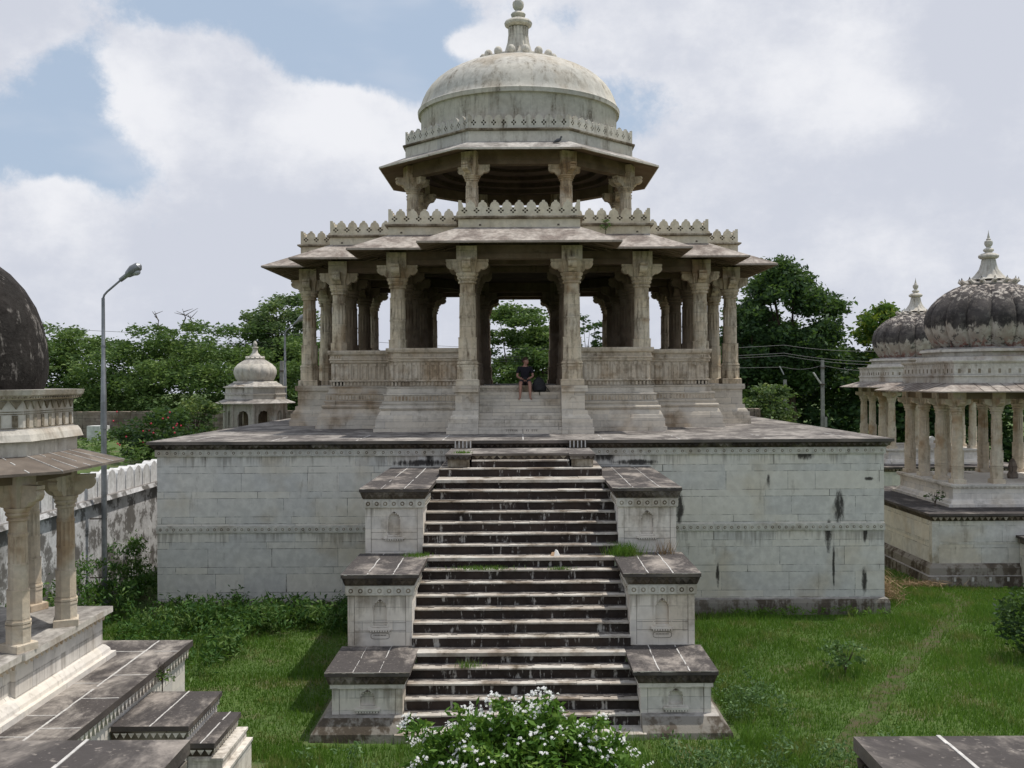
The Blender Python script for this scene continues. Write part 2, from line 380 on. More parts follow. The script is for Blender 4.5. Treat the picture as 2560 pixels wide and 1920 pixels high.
def parapet(mb, p, q, z0, h=.44, th=.09, pitch=.337, merlon=.20):
    p = Vector((p[0], p[1], 0)); q = Vector((q[0], q[1], 0)); u = (q-p).normalized(); p = p+u*.004; q = q-u*.005; L = (q-p).length
    n = max(1, round(L/pitch)); st = L/n; nr = -Vector((u.y, -u.x, 0))
    zt = h-merlon; uu = (u.x, u.y); nn = (nr.x, nr.y); hw = st*.075
    def seg(a0, a1, za, zb):
        if a1-a0 > .002: mb.extr([(a0, za), (a1, za), (a1, zb), (a0, zb)], (p.x, p.y, z0), uu, nn, th)
    c0 = zt*.30; dz = (zt*.62)/3
    seg(0, L, 0, c0)
    cur = [[], [], []]
    for i in range(n):
        c = (i+.5)*st
        cur[0].append((c-hw, c+hw)); cur[2].append((c-hw, c+hw))
        cur[1] += [(c-3.1*hw, c-1.0*hw), (c+1.0*hw, c+3.1*hw)]
    for k in range(3):
        a = 0
        for h0, h1 in cur[k]: seg(a, h0, c0+k*dz, c0+(k+1)*dz); a = h1
        seg(a, L, c0+k*dz, c0+(k+1)*dz)
    seg(0, L, c0+3*dz, zt)
    mb.extr([(0, c0-.01), (L, c0-.01), (L, zt-.02), (0, zt-.02)], (p.x+nr.x*th*.55, p.y+nr.y*th*.55, z0), uu, nn, th*.42, 1)
    half = [(0, 1), (.11, 1), (.13, .76), (.22, .72), (.32, .55), (.375, .32), (.39, .08), (.42, 0), (.5, 0)]
    for i in range(n+1):
        L_ = [(-a*st, zt+b*merlon) for a, b in reversed(half)] if i > 0 else [(0, zt+merlon)]
        R_ = [(a*st, zt+b*merlon) for a, b in half[1:]] if i < n else []
        if i == 0: L_ = [(0, zt), (0, zt+merlon)]
        if i == n: R_ = [(0, zt)]
        mb.extr([(i*st+a, z) for a, z in L_+R_], (p.x, p.y, z0), uu, nn, th)

def finial(mb, cx, cy, z0, s, r0=.39, n=24, f=.3):
    """bell-shaped fluted neck, rings and pot"""
    fl = lambda a: 1+.13*abs(math.cos(8*a))
    mb.lathe([(r0*(1+.75*f)*s, z0), (r0*(1+.38*f)*s, z0+.08*s), (r0*(.93+.12*f)*s, z0+.25*s), (r0*(.82-.08*f)*s, z0+.5*s), (r0*(.78-.18*f)*s, z0+.75*s), (r0*(.84-.3*f)*s, z0+.95*s), (r0*.4*s, z0+.98*s)], 64, cx, cy, mod=fl)
    z = z0+.97*s
    P = [(.26,0),(.36,.02),(.43,.07),(.45,.14),(.42,.2),(.3,.26),(.17,.29),(.16,.33),(.22,.37),(.24,.43),(.2,.48),(.12,.52),(.09,.56),(.13,.6),(.17,.66),(.185,.75),(.17,.83),(.1,.87),(.09,.89),(.11,.91),(.1,.94),(.05,.98),(.06,1.02),(.045,1.08),(.02,1.2),(.004,1.34)]
    mb.lathe([(r*s, z+h*s) for r, h in P], n, cx, cy)
def petals(mb, cx, cy, r, z, n, pr, up=.5):
    for k in range(n):
        a = 2*PI*(k+.5)/n
        c = (cx+r*math.cos(a), cy+r*math.sin(a))
        mb.sph((c[0], c[1], z+pr*.7), pr, 8, 6, sc=(1, 1, 1.15))
        mb.limb((cx+r*.72*math.cos(a), cy+r*.72*math.sin(a), z-.02), (c[0], c[1], z+pr*.3), pr*.75, pr*.85, 6)

COLMESH = {}
def column(parent, x, y, zf, H, wb, ws, hb, la, angs, mat, zrot=0.0, key=None, top=.0):
    """column part with base, capital and bracket sub-parts; meshes shared per key"""
    k = key
    org = Vector((x, y, zf))
    if k in COLMESH:
        return dup(COLMESH[k], org, parent, zrot)
    def oc(w, z): return [(x+px, y+py, zf+z) for px, py, _ in octo(w, 0)]
    sh = MB()
    w2 = ws*1.2
    sh.loft([oc(w2, H*.225), oc(w2, H*.42)])
    sh.loft([oc(w2*1.03, H*.42), oc(w2*1.03, H*.43)])
    sh.lathe([(ws*1.10, zf+H*.43), (ws*1.08, zf+H*.60)], 16, x, y)
    sh.lathe([(ws*1.14, zf+H*.60), (ws*1.14, zf+H*.615)], 16, x, y)
    fl = lambda a: 1+.06*math.cos(12*a)
    sh.lathe([(ws*1.04, zf+H*.615), (ws*1.0, zf+H*.80)], 48, x, y, mod=fl)
    sh.lathe([(ws*1.10, zf+H*.80), (ws*1.10, zf+H*.82), (ws*1.0, zf+H*.825), (ws*1.0, zf+H*.905)], 16, x, y)
    so = sh.build('column', mat, parent, org)
    b = MB()
    b.box(x-wb, x+wb, y-wb, y+wb, zf, zf+H*.05)
    b.loft([[(x+a*wb, y+c*wb, zf+H*.05) for a, c in ((-1,-1),(1,-1),(1,1),(-1,1))], [(x+a*wb*.9, y+c*wb*.9, zf+H*.058) for a, c in ((-1,-1),(1,-1),(1,1),(-1,1))]])
    w = wb*.88
    b.loft([[(x+px, y+py, zf+z) for px, py, _ in octo(w*1.0, 0)] for z in (H*.058, H*.168)])
    for za, zb, ww in ((.168, .185, 1.05), (.185, .195, .93), (.195, .21, 1.05), (.21, .222, .95)):
        b.loft([oc(w*ww, H*za), oc(w*ww, H*zb)])
    b.build('base', mat, so, org)
    c = MB()
    c.lathe([(ws*1.0, zf+H*.905), (ws*1.22, zf+H*.91), (ws*1.22, zf+H*.925), (ws*1.08, zf+H*.93), (ws*1.2, zf+H*.94), (ws*1.36, zf+H*.95), (ws*1.36, zf+H*.962),
             (ws*1.26, zf+H*.966), (ws*1.5, zf+H*.985), (ws*1.52, zf+H)], 24, x, y)
    c.build('capital', mat, so, org, smooth=True)
    r = MB()
    prof = [(0, 0), (.38, .0), (.50, .05), (.60, .17), (.66, .30), (.72, .27), (.84, .31), (.94, .42), (1.0, .60), (.98, .74), (.92, .80), (1.0, .84), (1.0, 1.0), (0, 1.0)]
    for i, a in enumerate(angs):
        u = (math.cos(a), math.sin(a)); nn = (-u[1], u[0]); t = ws*1.15 - .002*i
        r.extr([(pa*la, pz*(hb-.002*i)) for pa, pz in prof], (x-nn[0]*t/2, y-nn[1]*t/2, zf+H), u, nn, t)
    w = ws*1.12
    r.loft([[(x+px*w, y+py*w, zf+z) for px, py in ((-1,-1),(1,-1),(1,1),(-1,1))] for z in (H+.003, H+hb*.4)])
    r.loft([[(x+px*w*k2, y+py*w*k2, zf+z) for px, py in ((-1,-1),(1,-1),(1,1),(-1,1))] for z, k2 in ((H+hb*.4, 1.0), (H+hb*.95, 1.22), (H+hb+top, 1.22))])
    r.build('bracket', mat, so, org)
    COLMESH[k] = so
    if zrot: so.rotation_euler = (0, 0, zrot)
    return so

def slab_cap(name, parent, x0, x1, y0, y1, zt, th=.07, lines_y=True, nl=3, mat='slab'):
    """dark weathered slab with pale mortar lines"""
    mb = MB(); mb.box(x0, x1, y0, y1, zt-th, zt, 0)
    random.seed(int(abs(x0*37+y0*11)*10))
    if lines_y:
        for i in range(1, nl):
            xx = x0+(x1-x0)*i/nl+random.uniform(-.05, .05)
            ys = np.linspace(y0+.01, y1-.01, 26)
            w = .007; d = 0; on = True
            for a, b in zip(ys[:-1], ys[1:]):
                w = min(.011, max(.003, w+random.uniform(-.004, .004))); d = min(.01, max(-.01, d+random.uniform(-.005, .005)))
                on = random.random() > (.06 if on else .6)
                if on: mb.box(xx-w+d, xx+w+d, a, b+.001, zt, zt+.004+random.random()*.002, 1)
    return mb.build(name, [M[mat], M['mortar']], parent)

def arch_panel(mb, p, q, z0, z1, wo, hs, rise, th, cusps=5):
    p = Vector((p[0], p[1], 0)); q = Vector((q[0], q[1], 0)); L = (q-p).length; u = (q-p)/L; nr = -Vector((u.y, -u.x, 0))
    a0, a1 = (L-wo)/2, (L+wo)/2
    E = lambda poly: mb.extr(poly, (p.x, p.y, 0), (u.x, u.y), (nr.x, nr.y), th)
    E([(0, z0), (a0, z0), (a0, z1), (0, z1)]); E([(a1, z0), (L, z0), (L, z1), (a1, z1)])
    n = 24
    def h(t):
        x = abs(2*t-1); b = math.sqrt(max(0, 1-x*x)); ang = math.atan2(b, x)
        return hs+rise*(b-.12*abs(math.cos(cusps*ang)))
    for i in range(n):
        t0, t1 = i/n, (i+1)/n
        E([(a0+wo*t0, max(h(t0), z0+.02)), (a0+wo*t1, max(h(t1), z0+.02)), (a0+wo*t1, z1), (a0+wo*t0, z1)])
# ------------------------------------------------------------------ world, sun, camera
SV = Vector((.35, .14, .92)).normalized()
def make_world():
    w = bpy.data.worlds.new('World'); scene.world = w; w.use_nodes = True
    nt = w.node_tree; nt.nodes.clear(); N = NT(nt)
    out = N.n('ShaderNodeOutputWorld'); bg = N.n('ShaderNodeBackground')
    sky = N.n('ShaderNodeTexSky', sky_type='NISHITA', sun_disc=False)
    sky.sun_elevation = math.asin(SV.z); sky.sun_rotation = math.atan2(SV.x, SV.y)
    sky.air_density = 1.0; sky.dust_density = 1.2; sky.ozone_density = 1.0
    D = N.n('ShaderNodeTexCoord').outputs['Generated']
    s = N.n('ShaderNodeSeparateXYZ', {0: D}); X, Y, Z = s.outputs
    Yc = N.m('MAXIMUM', Y, .12)
    A = N.m('DIVIDE', X, Yc); E = N.m('DIVIDE', Z, Yc)
    wob = N.noise(D, 6.0, 6, .62, .35)
    wob2 = N.noise(D, 2.1, 3, .6)
    def px(x, y): return ((x-1300)/2500, (950-y)/2500)
    def blob(x, y, rx, ry, pw=1.0):
        a, e = px(x, y)
        dx = N.m('DIVIDE', N.m('SUBTRACT', A, a), rx/2500); dy = N.m('DIVIDE', N.m('SUBTRACT', E, e), ry/2500)
        d = N.m('ADD', N.m('MULTIPLY', dx, dx), N.m('MULTIPLY', dy, dy))
        return N.m('MULTIPLY', N.m('EXPONENT', N.m('MULTIPLY', d, -1.0)), pw)
    def total(bl):
        t = None
        for b in bl:
            v = blob(*b); t = v if t is None else N.m('ADD', t, v)
        return t
    # clear sky patches
    blue = total([(70, 340, 270, 180, 1.15), (210, 160, 130, 110, .75), (620, -20, 420, 120, 1.3), (830, 150, 170, 120, 1.2), (1080, 150, 160, 190, 1.1), (1560, 260, 190, 150, .78),
                  (300, 420, 150, 90, .6), (1420, 60, 200, 60, .25), (80, 50, 130, 60, -.55), (1160, 105, 60, 35, -.75), (320, 150, 100, 60, -.55),
                  (480, 190, 150, 90, -.9), (860, 330, 130, 130, -.85), (150, 480, 90, 60, -.7), (560, 330, 250, 110, -.7), (1440, 160, 160, 30, -.35)])
    gen = N.m('MULTIPLY', N.ss(Y, -.1, .25, 1.0, 0.0), N.ss(wob2, .44, .6))
    f = N.m('ADD', N.m('ADD', blue, gen), N.m('MULTIPLY', N.m('SUBTRACT', wob, .5), 1.7))
    f = N.m('ADD', f, N.m('MULTIPLY', N.m('SUBTRACT', N.noise(D, 15.0, 7, .68), .5), 1.25))
    bluef = N.ss(f, .42, .86)
    wisp = N.m('MULTIPLY', N.ss(N.noise(N.vmul(D, (1.0, 1.0, 2.6)), 4.0, 4, .6), .45, .75), .55)
    bluecol = N.mix(.80, N.n('ShaderNodeVectorMath', {0: sky.outputs[0], 'Scale': .085}, operation='SCALE').outputs[0], (.49, .60, .755))
    bluecol = N.mix(wisp, bluecol, (.64, .69, .79))
    # cloud shading
    shade = N.m('ADD', N.m('MULTIPLY', N.noise(D, 4.6, 6, .62), 1.15), N.m('MULTIPLY', N.noise(N.vmul(D, (1., 1., 1.8)), 14.0, 5, .66), .50))
    lit = total([(330, 230, 190, 130, .5), (860, 280, 150, 110, .6), (700, 330, 300, 90, .35), (150, 500, 80, 90, .4), (1000, 420, 100, 120, .2), (2150, 200, 350, 180, .4), (2000, 650, 700, 70, .1), (1150, 110, 80, 45, .4),
                 (2450, 120, 180, 150, -.75), (2230, 420, 260, 120, -.35), (640, 600, 400, 70, -.25), (900, 520, 300, 50, -.2), (1900, 300, 150, 80, -.2)])
    edge = N.ss(f, .10, .46, 0, .07)
    sh = N.m('ADD', N.m('ADD', shade, N.m('MULTIPLY', lit, .62)), edge)
    c = N.mix(N.ss(sh, .68, 1.22), (.63, .66, .745), (.87, .88, .92))
    c = N.mix(N.ss(Z, .0, .10, .35, 0), c, (.60, .63, .73))
    col = N.mix(bluef, c, bluecol)
    col = N.mix(N.ss(Z, -.06, -.005, 1, 0), col, (.12, .14, .09))
    N.t.links.new(col, bg.inputs[0]); bg.inputs[1].default_value = WS
    N.t.links.new(bg.outputs[0], out.inputs[0])
WS = 1.0
make_world()
scene.world.cycles.sampling_method = 'MANUAL'; scene.world.cycles.sample_map_resolution = 256
sd = bpy.data.lights.new('sun', 'SUN'); sd.energy = 3.4; sd.angle = math.radians(.8); sd.color = (1.0, .95, .87)
so = bpy.data.objects.new('sun', sd); COL.objects.link(so); so.rotation_euler = SV.to_track_quat('Z', 'Y').to_euler(); so.location = (20, 10, 40)
cd = bpy.data.cameras.new('camera'); cam = bpy.data.objects.new('camera', cd); COL.objects.link(cam)
cd.sensor_width = 36; cd.lens = 36*2500/2560; cd.shift_x = -20/2560; cd.shift_y = -10/2560; cd.clip_end = 2000; cd.clip_start = .1
cam.matrix_world = Matrix.Translation((0, 0, ZC)) @ Matrix.Rotation(PI/2, 4, 'X') @ Matrix.Rotation(math.radians(-.28), 4, 'Z')
scene.camera = cam
vs = scene.view_settings; vs.view_transform = 'Standard'; vs.look = 'None'; vs.exposure = 0.0; vs.gamma = 1.0
try: scene.cycles.max_bounces = 6; scene.cycles.diffuse_bounces = 3; scene.cycles.transparent_max_bounces = 4; scene.cycles.caustics_reflective = False; scene.cycles.caustics_refractive = False
except Exception: pass

YC = 36.0                      # centre of the pavilion
R_ = lambda z: ZC+z
P0 = R_(-1.52)                 # terrace top
# ------------------------------------------------------------------ terrace (platform)
T = thing('stone_terrace', (0, 36, 0), 'high square terrace of pale marble blocks under the large central pavilion', 'terrace')
X0, X1, YF, YB = -9.24, 9.24, 25.42, 46.6
mb = MB(); mb.box(X0, X1, YF, YB, 0.0, 3.99); mb.build('wall', M['wall'], T)
mb = MB()
mb.loft([rect(X0-.11, X1+.11, YF-.11, YB+.11, -.2), rect(X0-.11, X1+.11, YF-.11, YB+.11, .22), rect(X0-.08, X1+.08, YF-.08, YB+.08, .31), rect(X0-.004, X1+.004, YF-.004, YB+.004, .34)])
mb.build('plinth', M['halfbase'], T)
mb = MB(); mb.box(X0-.04, X1+.04, YF-.04, YB+.04, 3.991, 4.165)
for p, q in (((X0-.04, YF-.04), (X1+.04, YF-.04)), ((X0-.04, YB), (X0-.04, YF-.04)), ((X1+.04, YF-.04), (X1+.04, YB))):
    tiles(mb, p, q, 4.02, 4.14, .21, .012, 0, 1)
mb.build('frieze', [M['tile'], M['halfblack']], T)
mb = MB()
mb.loft([rect(X0-.05, X1+.05, YF-.05, YB+.05, 4.166), rect(X0-.10, X1+.10, YF-.10, YB+.10, 4.22), rect(X0-.15, X1+.15, YF-.15, YB+.15, 4.30)])
for p, q in (((X0-.10, YF-.11), (X1+.10, YF-.11)), ((X1+.11, YF-.1), (X1+.11, YB))):
    tris(mb, p, q, 4.20, 4.27, .16, .04, 0)
mb.build('cornice', M['black'], T)
mb = MB(); mb.box(X0-.2, X1+.2, YF-.2, YB+.2, 4.301, P0, 0)
# pale mortar seams between the paving slabs
for i in range(9):
    xx = -8.4+i*2.1+random.uniform(-.2, .2)
    for a in np.arange(YF, YF+2.2, .3):
        if random.random() < .6: mb.box(xx-.015, xx+.015, a, a+.3, P0, P0+.005, 1)
mb.build('paving', [M['deck'], M['mortar']], T)
mb = MB(); mb.box(X0-.02, X1+.02, YF-.022, YB+.02, 2.04, 2.23)
tiles(mb, (X0, YF-.022), (-3.2, YF-.022), 2.065, 2.205, .172, .010, 0, 1); tiles(mb, (3.2, YF-.022), (X1, YF-.022), 2.065, 2.205, .172, .010, 0, 1)
mb.build('carved_band', [M['tile'], M['halfblack']], T)

# ------------------------------------------------------------------ stairs
S = thing('stone_staircase', (0, 21, 0), 'broad flight of black stained stone steps with worn pale treads rising to the terrace', 'staircase')
edges = [(22.15, 3.69), (21.76, None), (21.44, None), (21.16, None), (20.89, None), (20.62, None), (20.35, None),
         (19.98, 2.354), (19.70, None), (19.42, None), (19.14, None), (18.85, None), (18.57, None), (18.29, None),
         (17.93, 1.015), (17.63, None), (17.36, None), (17.11, None), (16.87, None)]
z = 3.69; st = []
for i, (y, zz) in enumerate(edges):
    if zz is None: z -= .191
    else: z = zz
    st.append((y, z))
def step(y, yb, z, w, drop=.191, name='step', carved=False):
    mb = MB(); o = .03
    x0, x1 = -w, w
    mb.box(x0, x1, y+o, yb, z-drop, z-.032, 0)
    n = 7; xs = [x0+(x1-x0)*(k+(random.uniform(-.25, .25) if 0 < k < n else 0))/n for k in range(n+1)]
    for a, b in zip(xs[:-1], xs[1:]):
        d = random.uniform(-.010, .010); e = random.uniform(0, .009)
        mb.box(a+.002, b-.002, y+d, yb, z-.032, z-e, 1)
    for k in range(34):   # dark strip with a ragged front along the back of the tread
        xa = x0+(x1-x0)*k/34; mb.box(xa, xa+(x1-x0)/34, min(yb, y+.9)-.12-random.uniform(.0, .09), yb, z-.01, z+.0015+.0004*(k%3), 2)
    if carved:
        mb.box(x0, x1, y-.03, y+.2, z-.06, z+.004, 1)
        tris(mb, (x0+.05, y+o), (x1-.05, y+o), z-.155, z-.07, .17, .02, 0)
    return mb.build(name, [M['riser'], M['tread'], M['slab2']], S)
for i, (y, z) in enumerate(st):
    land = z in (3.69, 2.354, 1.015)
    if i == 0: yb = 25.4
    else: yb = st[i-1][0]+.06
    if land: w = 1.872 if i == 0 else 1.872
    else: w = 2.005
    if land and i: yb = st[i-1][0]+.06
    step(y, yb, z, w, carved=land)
# bottom slabs
mb = MB(); mb.box(-2.10, 2.06, 16.45, 16.95, -.1, .06, 1); mb.build('step', [M['riser'], M['tread']], S)
# upper short flight
for y, yb, z, w in ((22.92, 25.3, 3.88, 1.87), (23.17, 25.3, 4.045, 1.13)):
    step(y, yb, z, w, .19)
mb = MB(); mb.box(-1.13, 1.13, 23.42, 25.22, 4.045, 4.13, 0); mb.box(-1.14, 1.14, 23.38, 25.22, 4.131, 4.185, 2)
tris(mb, (-1.1, 23.42), (1.1, 23.42), 4.05, 4.125, .17, .02, 1)
mb.build('landing', [M['black'], M['halfblack'], M['deck']], S)
for s in (-1, 1):
    a, b = sorted((s*1.135, s*1.74))
    mb = MB(); mb.box(a+.05, b-.05, 23.22, 25.35, 3.884, 4.06, 0); mb.box(a+.02, b-.02, 23.17, 25.35, 4.061, 4.14, 1); mb.box(a, b, 23.12, 25.3, 4.141, 4.185, 2)
    tris(mb, (a+.04, 23.17), (b-.04, 23.17), 4.07, 4.135, .12, .015, 2)
    mb.build('side_block', [M['halfblack'], M['black'], M['deck']], S)
    a, b = sorted((s*1.22, s*1.66))
    mb = MB(); mb.box(a, b, 25.10, 25.3, 4.19, 4.374, 0)
    for k in range(5): xx = a+.03+k*(b-a-.06)/4; mb.box(xx-.014, xx+.014, 25.08, 25.14, 4.20, 4.372, 1)
    mb.build('baluster_block', [M['black'], M['mortar']], S)

def pedestal(s, lvl, yf, yb, zt, zb, base=False):
    fb = .40 if lvl < 3 else .29
    xo, xi = 3.3*s, 1.87*s
    x0, x1 = sorted((xo, xi)); b0, b1 = sorted((s*3.18, s*2.01))
    cx = (b0+b1)/2; nz, nh = (zt-.46, .52) if lvl < 3 else (zt-.30, .31)
    root = MB(); root.box(b0, b1, yf+.17, yb, zb, zt-fb, 0)
    root.box(b0, b1, yf+.10, yf+.17, zb, nz-nh+.022, 0); root.box(b0, b1, yf+.10, yf+.17, nz-.002, zt-fb, 0)
    arch_panel(root, (b0, yf+.10), (b1, yf+.10), nz-nh+.022, nz-.002, .25, nz-.17 if lvl < 3 else nz-.14, .135 if lvl < 3 else .115, .07, 6)
    # corner pilaster strips and joint grooves stand a little proud
    fy = yf+.10
    for xx in (b0, b1-.10): root.box(xx-.008, xx+.108, fy-.012, fy+.05, zb+.01, zt-fb-.002, 0)
    body = root.build('pedestal', [M['ped'], M['crev']], S)
    mb = MB(); mb.box(b0-.04, b1+.04, yf+.06, yb-.002, zt-fb, zt-.215, 0)
    if lvl < 3: tiles(mb, (b0-.03, yf+.06), (b1+.03, yf+.06), zt-.385, zt-.235, .175, .014, 0, 1, .82)
    for xs, d in ((b1+.04, 1), (b0-.04, -1)):
        p, q = ((xs, yf+.08), (xs, yb)) if d > 0 else ((xs, yb), (xs, yf+.08))
        if lvl < 3: tiles(mb, p, q, zt-.385, zt-.235, .175, .014, 0, 1, .82)
    mb.build('frieze', [M['ped'] if lvl == 3 else M['tile'], M['halfblack']], body)
    mb = MB()
    mb.loft([rect(b0-.05, b1+.05, yf+.05, yb-.004, zt-.214), rect(b0-.07, b1+.07, yf+.035, yb-.004, zt-.17), rect(x0+.015, x1-.015, yf+.015, yb-.004, zt-.071)])
    tris(mb, (b0-.06, yf+.04), (b1+.06, yf+.04), zt-.20, zt-.12, .13, .03, 0)
    tiles(mb, (b0-.06, yf+.045), (b1+.06, yf+.045), zt-.115, zt-.085, .10, .03, 0)
    mb.build('cornice', M['black'], body)
    c = slab_cap('cap_slab', body, x0, x1, yf, yb, zt, .07, nl=3)
    mb = MB()
    for a in range(24):
        xa = x0+(x1-x0)*a/24
        mb.box(xa, xa+(x1-x0)/24, yf-.003, yf+.004, zt-.006-.014*random.random()**2, zt+.0015, 0)
    mb.build('worn_edge', M['tread'], body)
    # niche
    mb = MB()
    mb.box(cx-.17, cx-.155, fy-.006, fy+.01, nz-nh, nz, 0); mb.box(cx+.155, cx+.17, fy-.006, fy+.01, nz-nh, nz, 0)
    pts = []
    for k in range(8):
        a = PI*k/7; r = .115
        pts.append((cx+r*math.cos(a), fy-.004, nz-.16+r*.95*math.sin(a)))
    for p in pts: mb.sph(p, .013, 6, 4, 0)
    mb.extr([(-.05, 0), (0, .035), (.05, 0)], (cx, fy, nz-.05), (1, 0), (0, -1), .01, 1)
    mb.box(cx-.15, cx+.15, fy-.014, fy+.01, nz-nh-.0, nz-nh+.022, 0)
    mb.box(cx-.21, cx+.21, fy-.06, fy+.01, nz-nh-.055, nz-nh-.015, 0)
    mb.box(cx-.19, cx+.19, fy-.045, fy+.01, nz-nh-.085, nz-nh-.056, 1)
    tiles(mb, (cx-.19, fy-.045), (cx+.19, fy-.045), nz-nh-.082, nz-nh-.058, .045, .01, 0)
    mb.build('niche', [M['ped'], M['crev']], body)
    mb = MB()
    for zz in ((zb+.28, zb+.43) if lvl < 3 else ()):
        mb.box(b0+.1, b1-.1, fy-.0025, fy+.002, zz, zz+.006, 0)
    mb.box(b0+.108, b0+.116, fy-.003, fy+.002, zb+.02, zt-fb-.01, 0); mb.box(b1-.116, b1-.108, fy-.003, fy+.002, zb+.02, zt-fb-.01, 0)
    if lvl == 2:
        for k in range(20):
            a0, a1 = 2*PI*k/20, 2*PI*(k+1)/20
            q = [(cx+.17*math.copysign(abs(math.cos(a))**.5, math.cos(a)), fy-.003, zb+.19+.055*math.copysign(abs(math.sin(a))**.5, math.sin(a))) for a in (a0, a1)]
            mb.limb(q[0], q[1], .004, .004, 4)
        for k in range(9): mb.box(cx-.12+k*.027, cx-.105+k*.027, fy-.004, fy+.002, zb+.195, zb+.212, 0)
    mb.build('carved_lines', M['crev'], body)
    if base:
        mb = MB(); d = lambda e, z: rect(b0-e*(1 if s < 0 else .02), b1+e*(1 if s > 0 else .02), yf+.10-e, yb, z)
        mb.loft([d(.34, -.1), d(.31, .05), d(.24, .15), d(.17, .23), d(.13, .27), d(.02, .288)])
        mb.build('base', M['halfbase'], body)
    return body
for s in (-1, 1):
    pedestal(s, 1, 20.42, 25.44, 3.69, 2.354)
    pedestal(s, 2, 18.29, 20.53, 2.354, 1.015)
    pedestal(s, 3, 16.73, 18.40, 1.015, .0, base=True)

# ------------------------------------------------------------------ the large pavilion
def outl(d, z, a=(1.5, 3.68, 5.83, 7.25)):
    q = [(a[3]+d, a[0]+d), (a[2]+d, a[0]+d), (a[2]+d, a[1]+d), (a[1]+d, a[1]+d), (a[1]+d, a[2]+d), (a[0]+d, a[2]+d), (a[0]+d, a[3]+d)]
    pts = []
    for k in range(4):
        for x, y in (q):
            for _ in range(k): x, y = -y, x
            pts.append((x, YC+y, z))
    return pts
B = thing('domed_pavilion', (0, YC, P0), 'large two-storey marble pavilion with stepped eaves, pierced parapets and a plain grey dome', 'pavilion')
FL = R_(-.16)
mb = MB()   # solid core of the floor, kept back from the front entrance
mb = MB(); fo = outl(.12, 0)
fo = [(x, (YC-6.46 if y < YC-7 else y)) for x, y, z in fo]
mb.prism(fo, P0-.01, FL); mb.build('floor', M['base'], B)
# moulded bases and carved railings of the stepped bays
prof = [(.66, -1.53), (.66, -1.39), (.61, -1.388), (.60, -1.14), (.57, -1.135), (.55, -1.05), (.50, -.95), (.44, -.885), (.46, -.88), (.50, -.84), (.505, -.80), (.48, -.765), (.40, -.76), (.40, -.70), (.43, -.69), (.43, -.64),
        (.37, -.63), (.37, -.44), (.40, -.435), (.39, -.40), (.31, -.39), (.28, -.22), (.31, -.21), (.31, -.185)]
prof2 = [(.20, -.184), (.20, -.03), (.27, -.025), (.27, .01), (.215, .015), (.215, .56), (.25, .565), (.27, .60), (.25, .64), (.29, .66), (.29, .70), (.25, .72), (.24, .80), (.31, .85), (.33, .92), (.32, .97), (-.02, .97), (-.02, -.16)]
def bays(sx, sy):
    def path(d, z):
        p = [(1.50+.2, 5.83+d), (3.68+d, 5.83+d), (3.68+d, 3.68+d), (5.83+d, 3.68+d), (5.83+d, 1.70)]
        return [(sx*x, YC+sy*y, R_(z)) for x, y in p]
    m1 = MB(); m1.loft([path(d, z) for d, z in prof], closed=False, cap0=False, cap1=False); m1.build('moulded_base', M['base'], B)
    m2 = MB(); m2.loft([path(d, z) for d, z in prof2], closed=False, cap0=False, cap1=False)
    def fe(d):
        pts = [(1.9, 5.83+d), (3.68+d, 5.83+d), (3.68+d, 3.68+d), (5.83+d, 3.68+d), (5.83+d, 1.9)]
        pts = [(sx*x, YC+sy*y) for x, y in pts]
        if sx*sy > 0: pts = pts[::-1]
        return list(zip(pts[:-1], pts[1:]))
    for k, (p, q) in enumerate(fe(.202)):
        tiles(m2, p, q, R_(-.155), R_(-.045), .11, .03, 0, None, .55)
    for k, (p, q) in enumerate(fe(.215)):
        tiles(m2, p, q, R_(.06), R_(.46), .135, .018, 0, None, .62)
        tiles(m2, p, q, R_(.46), R_(.54), .27, .03, 0, None, .45)
    for k, (p, q) in enumerate(fe(.25)):
        tiles(m2, p, q, R_(.72), R_(.79), .075, .02, 0, None, .5)
    for k, (p, q) in enumerate(fe(.37)):
        tiles(m2, p, q, R_(-.60), R_(-.47), .10, .02, 0, None, .6)
    m2.build('railing', M['rail'], B)
for sx in (-1, 1):
    for sy in (-1, 1): bays(sx, sy)
# entrance blocks
pp = [(.585, -1.53), (.585, -1.335), (.545, -1.333), (.545, -1.10), (.50, -1.095), (.48, -1.04), (.42, -.98), (.41, -.86), (.34, -.855), (.34, -.36), (.37, -.355), (.37, -.335), (.415, -.33), (.415, -.164)]
def pedest(sx):
    def rg(d, z):
        return [(sx*x, y, R_(z)) for x, y in ((1.18, YC-7.25-d), (1.5+d, YC-7.25-d), (1.5+d, YC-5.7), (1.18, YC-5.7))]
    m = MB(); m.loft([rg(d, z) for d, z in pp])
    x0, x1 = sorted((sx*1.2, sx*1.84))
    tris(m, (x0, YC-7.25-.415), (x1, YC-7.25-.415), R_(-.29), R_(-.22), .10, .015)
    cx = sx*1.5; fy = YC-7.25-.34
    m.box(cx-.13, cx+.13, fy-.012, fy+.01, R_(-.80), R_(-.77)); m.box(cx-.13, cx-.11, fy-.012, fy+.01, R_(-.77), R_(-.42)); m.box(cx+.11, cx+.13, fy-.012, fy+.01, R_(-.77), R_(-.42))
    for k in range(7):
        a = PI*k/6; m.sph((cx+.08*math.cos(a), fy-.003, R_(-.56)+.08*math.sin(a)), .018, 6, 4, 0)
    m.build('entrance_pedestal', [M['base'], M['crev']], B)
pedest(-1); pedest(1)
